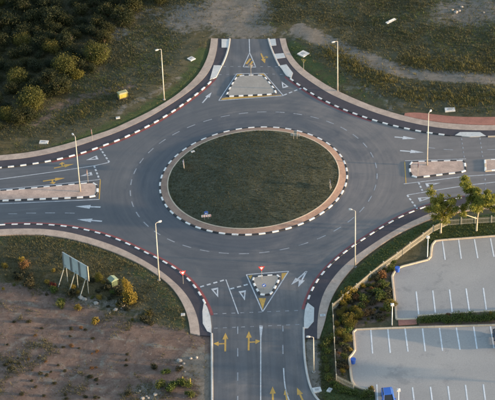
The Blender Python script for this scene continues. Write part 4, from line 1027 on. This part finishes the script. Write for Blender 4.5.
# ------------------------------------------------------------------ palisade fence
def fence(px, h, label, step=2.35):
    line = PL(*px); x0, y0 = line[0]; o = empty('palisade_fence', x0, y0, label, 'fence', 'palisade fences', 0, gz(x0))
    pts = []
    for a, b in zip(line[:-1], line[1:]):
        n = max(1, round(math.hypot(b[0] - a[0], b[1] - a[1]) / step)); pts += [(a[0] + (b[0] - a[0]) * i / n, a[1] + (b[1] - a[1]) * i / n) for i in range(n)]
    pts.append(line[-1]); L = lambda p: (p[0] - x0, p[1] - y0, gz(p[0]) - gz(x0))
    for p in pts:
        q = L(p); MB().box((q[0], q[1], h / 2), (.12, .12, h + .35)).box((q[0], q[1], q[2] * 0 + h + .2), (.16, .16, .05)).build('post', 'fence_steel', o).location = (0, 0, q[2])
    for a, b in zip(pts[:-1], pts[1:]):
        qa, qb = Vector(L(a)), Vector(L(b)); d = (qb - qa); Ln = d.length; m = MB(); az = math.atan2(d.y, d.x)
        for z in (.35, h - .2): m.tube([qa + Vector((0, 0, z)), qb + Vector((0, 0, z))], .025, 4)
        k = int(Ln / .2)
        for i in range(1, k):
            c = qa + d * (i / k); m.box((c.x, c.y, c.z + h / 2 + .08), (.05, .018, h), az)
        m.build('pale_panel', 'fence_steel', o, fix=False)
fence([(332.6, 311.2), (343, 302.6), (356.5, 291.5), (370.4, 279.4), (383.4, 269.4), (397, 260), (410, 250), (423, 240.6), (433, 233), (447, 226.5), (475, 224.6), (540, 221)], 1.25, 'long pale palisade fence curving between the footpath and the car parks')
fence([(332.6, 311.6), (334.4, 345), (336.4, 382), (353.6, 390.4)], 1.2, 'white palisade fence running down the lower side of the planting bed')

# ------------------------------------------------------------------ billboard seen from behind
A0, A1 = P(65.4, 281.5), P(90.2, 295.2)
bx, by = (A0[0] + A1[0]) / 2, (A0[1] + A1[1]) / 2; az = math.atan2(A1[1] - A0[1], A1[0] - A0[0]); W = math.hypot(A1[0] - A0[0], A1[1] - A0[1])
bb = empty('billboard', bx, by, 'grey billboard seen from behind on three braced legs, lower left', 'billboard', None, az, tz(bx, by))
dz = gz(A1[0]) - gz(A0[0])
for k in range(3):
    cx = W * (k - 1) / 3
    MB().box((cx, 0, 4.0), (W / 3 - .06, .06, 2.7)).build('panel', 'board_back', bb)
    MB().box((cx - W / 6 + .07, -.08, 4.0), (.12, .1, 2.74)).box((cx + W / 6 - .16, -.08, 4.0), (.1, .1, 2.74)).build('batten', 'board_frame', bb)
for z in (2.75, 5.25): MB().box((0, -.06, z), (W, .05, .08)).build('rail', 'board_back', bb)
MB().box((W / 2 + .02, 0, 4.0), (.06, .1, 2.76)).build('edge_trim', 'kerb_sand', bb)
for k in range(3):
    cx = W * (k - 1) * .42
    MB().tube([(cx, .08, -.5), (cx, .08, 5.2)], .05, 8).build('post', 'board_leg', bb)
    MB().tube([(cx - .1, -1.9, -.4), (cx, -.12, 3.2)], .065, 8).build('brace', 'board_leg', bb)

# ------------------------------------------------------------------ kiosks, slabs, bins
def kiosk(px, py, rz, d, body, roof, label, gabled=True):
    x, y = P(px, py); o = empty('utility_kiosk', x, y, label, 'kiosk', None, rz, tz(x, y))
    MB().box((0, 0, 0), (d[0] + .25, d[1] + .25, .25)).build('plinth', 'soil', o)
    b = MB().box((0, 0, d[2] / 2 + .1), d).build('body', body, o)
    MB().box((0, -d[1] / 2 - .012, d[2] / 2 + .1), (d[0] * .44, .02, d[2] * .8)).box((d[0] * .0, -d[1] / 2 - .012, d[2] / 2), (.03, .03, .2)).build('door', body, b)
    h = d[2] + .12
    m = MB()
    if gabled: m.prism([(-d[0] / 2 - .12, h), (d[0] / 2 + .12, h), (d[0] / 2 + .12, h + .08), (0, h + .38), (-d[0] / 2 - .12, h + .08)], -d[1] / 2 - .12, d[1] / 2 + .12)
    else: m.box((0, 0, h + .04), (d[0] + .2, d[1] + .2, .1)).box((0, 0, h + .14), (d[0] + .1, d[1] + .1, .1), taper=.85)
    m.build('roof', roof, o); return o
kiosk(123, 98.8, R(25), (1.5, .9, .8), 'kiosk_yellow', 'kiosk_lid', 'yellow utility kiosk on the grass slope at upper left', False)
kiosk(113.4, 286, R(35), (1.0, .95, 1.05), 'kiosk_green', 'kiosk_pale', 'dull green utility kiosk with pale roof between billboard and yellow bush')
def cover(px, py, w_, d_, rz, label):
    x, y = P(px, py); o = empty('drain_cover', x, y, label, 'drain cover', 'concrete drain slabs', rz, max(tz(x, y), gz(x) + .05))
    MB().box((0, 0, .04), (w_, d_, .22), taper=.97).build('slab', 'ramp_concrete', o); MB().box((0, 0, .16), (w_ * .42, d_ * .42, .03)).build('lid', 'sign_grey', o)
cover(303.4, 54.6, 1.6, 1.6, R(45), 'pale concrete drain slab set diagonally in grass right of the top road')
cover(191.4, 59.8, 1.1, 1.1, R(40), 'pale concrete drain slab in grass left of the top road')
cover(450, 110.6, 1.7, 1.1, R(0), 'pale rectangular drain slab above the red brick verge')
cover(44, 143, 1.5, .9, R(-8), 'pale drain slab on the grass above the left footpath')
cover(118, 118.6, .7, .5, R(10), 'tiny pale slab on the grass edge below the yellow kiosk')
cover(183, 315.2, .6, .5, R(0), 'tiny pale slab beside the lower left footpath bend')
cover(193, 153.8, .6, .45, R(20), 'tiny pale slab on the upper left rim of the central island')
bpy.data.objects[[o.name for o in bpy.data.objects if o.get('label', '').startswith('tiny pale slab on the upper left rim')][0]].location.z = gz(P(193, 153.8)[0]) + float(dome(math.hypot(*P(193, 153.8)))) - .02
cover(322.8, 316, .8, .5, R(0), 'small pale cover set in the lower right footpath')
cover(317, 390.5, 1.2, 1.0, R(10), 'pale drain slab by the kerb bend at the bottom, right of the road')
cover(329.6, 391, .8, .6, R(60), 'small pale slab in green shrubs at the bottom')
def bin_(px, py, label):
    x, y = P(px, py); o = empty('litter_bin', x, y, label, 'litter bin', 'blue litter bins', 0, gz(x) + .05)
    MB().tube([(0, 0, 0), (0, 0, .5)], .04, 8).build('post', 'sign_post', o)
    b = MB().tube([(0, 0, .3), (0, 0, .32), (0, 0, 1.0)], [.26, .3, .36], 14).build('drum', 'bin_blue', o)
    MB().tube([(0, 0, 1.0), (0, 0, 1.06)], [.39, .37], 14).build('rim', 'bin_blue', b)
bin_(397.4, 273.4, 'blue litter bin at the left corner of the upper car park'); bin_(353.2, 365, 'blue litter bin at the left edge of the lower car park')
for i in range(26):
    px, py = random.choice([(192, 366, 14, 8), (148, 393, 10, 7), (110, 308, 20, 6), (80, 300, 4, 2), (470, 12, 22, 8)])[:2] if False else (0, 0)
    a = [(192, 366, 13, 8), (147, 393, 9, 7), (112, 309, 22, 6), (82, 299, 4, 2), (470, 12, 20, 7)][i % 5]
    x, y = P(a[0] + random.uniform(-1, 1) * a[2], a[1] + random.uniform(-1, 1) * a[3]); s = random.uniform(.14, .42)
    if fast_sd(np.array([[x, y]]))[0] < .4: continue
    m = bpy.data.meshes.new('rock'); bm = bmesh.new(); bmesh.ops.create_icosphere(bm, subdivisions=2, radius=s)
    for v_ in bm.verts: v_.co *= random.uniform(.75, 1.15); v_.co.z *= .6
    bm.to_mesh(m); bm.free(); o = link('rubble_rock', m, 'rock'); o.location = (x, y, tz(x, y) + s * .2)
    g = ['the right-hand rubble by the road', 'the rubble heap at the bottom edge', 'the rubble trail below the kiosk', 'the foot of the billboard', 'the stony patch at top right'][i % 5]
    tag(o, 'pale broken stone lying in ' + g, 'rock', 'stones in ' + g)
for px, py, hgt in ((190.6, 386, 1.3), (183, 383, 1.0)):
    x, y = P(px, py); o = tag(MB().tube([(0, 0, -.3), (0, 0, hgt)], .06, 7).box((0, 0, hgt), (.14, .14, .06)).build('marker_post', 'kiosk_yellow'), 'short yellowish marker post among weeds, ' + ('nearest the road' if px > 185 else 'second from the road'), 'post', 'marker posts')
    o.location = (x, y, tz(x, y))
x, y = P(391, 22.5)
o = tag(MB().box((0, 0, .12), (2.2, .5, .2)).box((.2, .1, .26), (1.4, .2, .1)).build('concrete_beam', 'ramp_concrete'), 'pale broken concrete beam lying in the grass at upper right', 'concrete beam'); o.location = (x, y, tz(x, y)); o.rotation_euler = (0, 0, R(38))

# ------------------------------------------------------------------ parked cars
def car(px, py, rz, paint, label):
    x, y = P(px, py); o = empty('parked_car', x, y, label, 'car', 'parked cars', rz, gz(x) + .055)
    o.rotation_euler = plane_matrix(x, y, math.cos(rz), math.sin(rz)).to_euler()
    # body loft, x = forward. stations: (x, half width, z low, z belt)
    st = [(-1.98, .66, .42, .74), (-1.9, .76, .26, .88), (-1.5, .82, .2, .94), (-.6, .84, .18, .95), (.5, .84, .18, .94), (1.1, .83, .2, .90), (1.65, .79, .22, .80), (1.93, .66, .3, .68), (1.99, .56, .4, .58)]
    v = []; f = []
    for X, hw, z0, z1 in st: v += [(X, -hw * .92, z0), (X, -hw, z0 + (z1 - z0) * .45), (X, -hw * .97, z1 - .06), (X, -hw * .84, z1), (X, hw * .84, z1), (X, hw * .97, z1 - .06), (X, hw, z0 + (z1 - z0) * .45), (X, hw * .92, z0)]
    n = 8
    for i in range(len(st) - 1):
        for k in range(n): a = i * n + k; b = i * n + (k + 1) % n; f.append((a, b, b + n, a + n))
    f += [tuple(range(n)), tuple((len(st) - 1) * n + k for k in range(n))[::-1]]
    m = MB(); m.add(v, f); m.build('body', paint, o, smooth_=True)
    m = MB(); m.add([(-1.62, -.68, .93), (-1.62, .68, .93), (.98, .68, .91), (.98, -.68, .91), (-1.25, -.56, 1.42), (-1.25, .56, 1.42), (.22, .56, 1.42), (.22, -.56, 1.42)],
                    [(3, 2, 1, 0), (4, 5, 6, 7), (0, 1, 5, 4), (1, 2, 6, 5), (2, 3, 7, 6), (3, 0, 4, 7)]); m.build('window', 'car_glass', o)
    m = MB(); m.add([(-1.3, -.57, 1.40), (-1.3, .57, 1.40), (.27, .57, 1.40), (.27, -.57, 1.40), (-1.15, -.48, 1.475), (-1.15, .48, 1.475), (.08, .48, 1.475), (.08, -.48, 1.475)],
                    [(4, 5, 6, 7), (0, 1, 5, 4), (1, 2, 6, 5), (2, 3, 7, 6), (3, 0, 4, 7), (3, 2, 1, 0)]); rf = m.build('roof', paint, o)
    for s in (-1, 1):
        for p0, p1 in (((-1.62, s * .69, .93), (-1.26, s * .575, 1.42)), ((.98, s * .69, .91), (.22, s * .575, 1.42)), ((-.35, s * .69, .93), (-.38, s * .575, 1.42))):
            MB().tube([p0, p1], .04, 5).build('pillar', paint, rf)
        MB().box((.72, s * .9, .98), (.12, .2, .12)).build('mirror', paint, o)
        MB().box((1.84, s * .52, .64), (.2, .26, .13)).build('headlight', 'lamp_glass', o); MB().box((-1.93, s * .6, .72), (.1, .2, .18)).build('tail_light', 'lamp_red', o)
        for X in (-1.22, 1.22):
            wv = MB().tube([(X, s * .64, .3), (X, s * .86, .3)], .3, 18).build('wheel', 'tyre', o); MB().tube([(X, s * .855, .3), (X, s * .87, .3)], .19, 14).build('rim', 'rim', wv)
    MB().box((1.98, 0, .42), (.08, 1.2, .16)).build('bumper', 'plastic_black', o); MB().box((-1.97, 0, .44), (.08, 1.25, .16)).build('bumper', 'plastic_black', o)
    MB().box((2.02, 0, .44), (.02, .5, .11)).build('number_plate', 'sign_white', o); return o
car(388.4, 401.5, R(-88), 'car_blue', 'bright blue hatchback parked at the bottom edge of the lower car park')
car(500.2, 342, R(-88), 'car_navy', 'dark blue car cut off by the right frame edge in the lower car park')
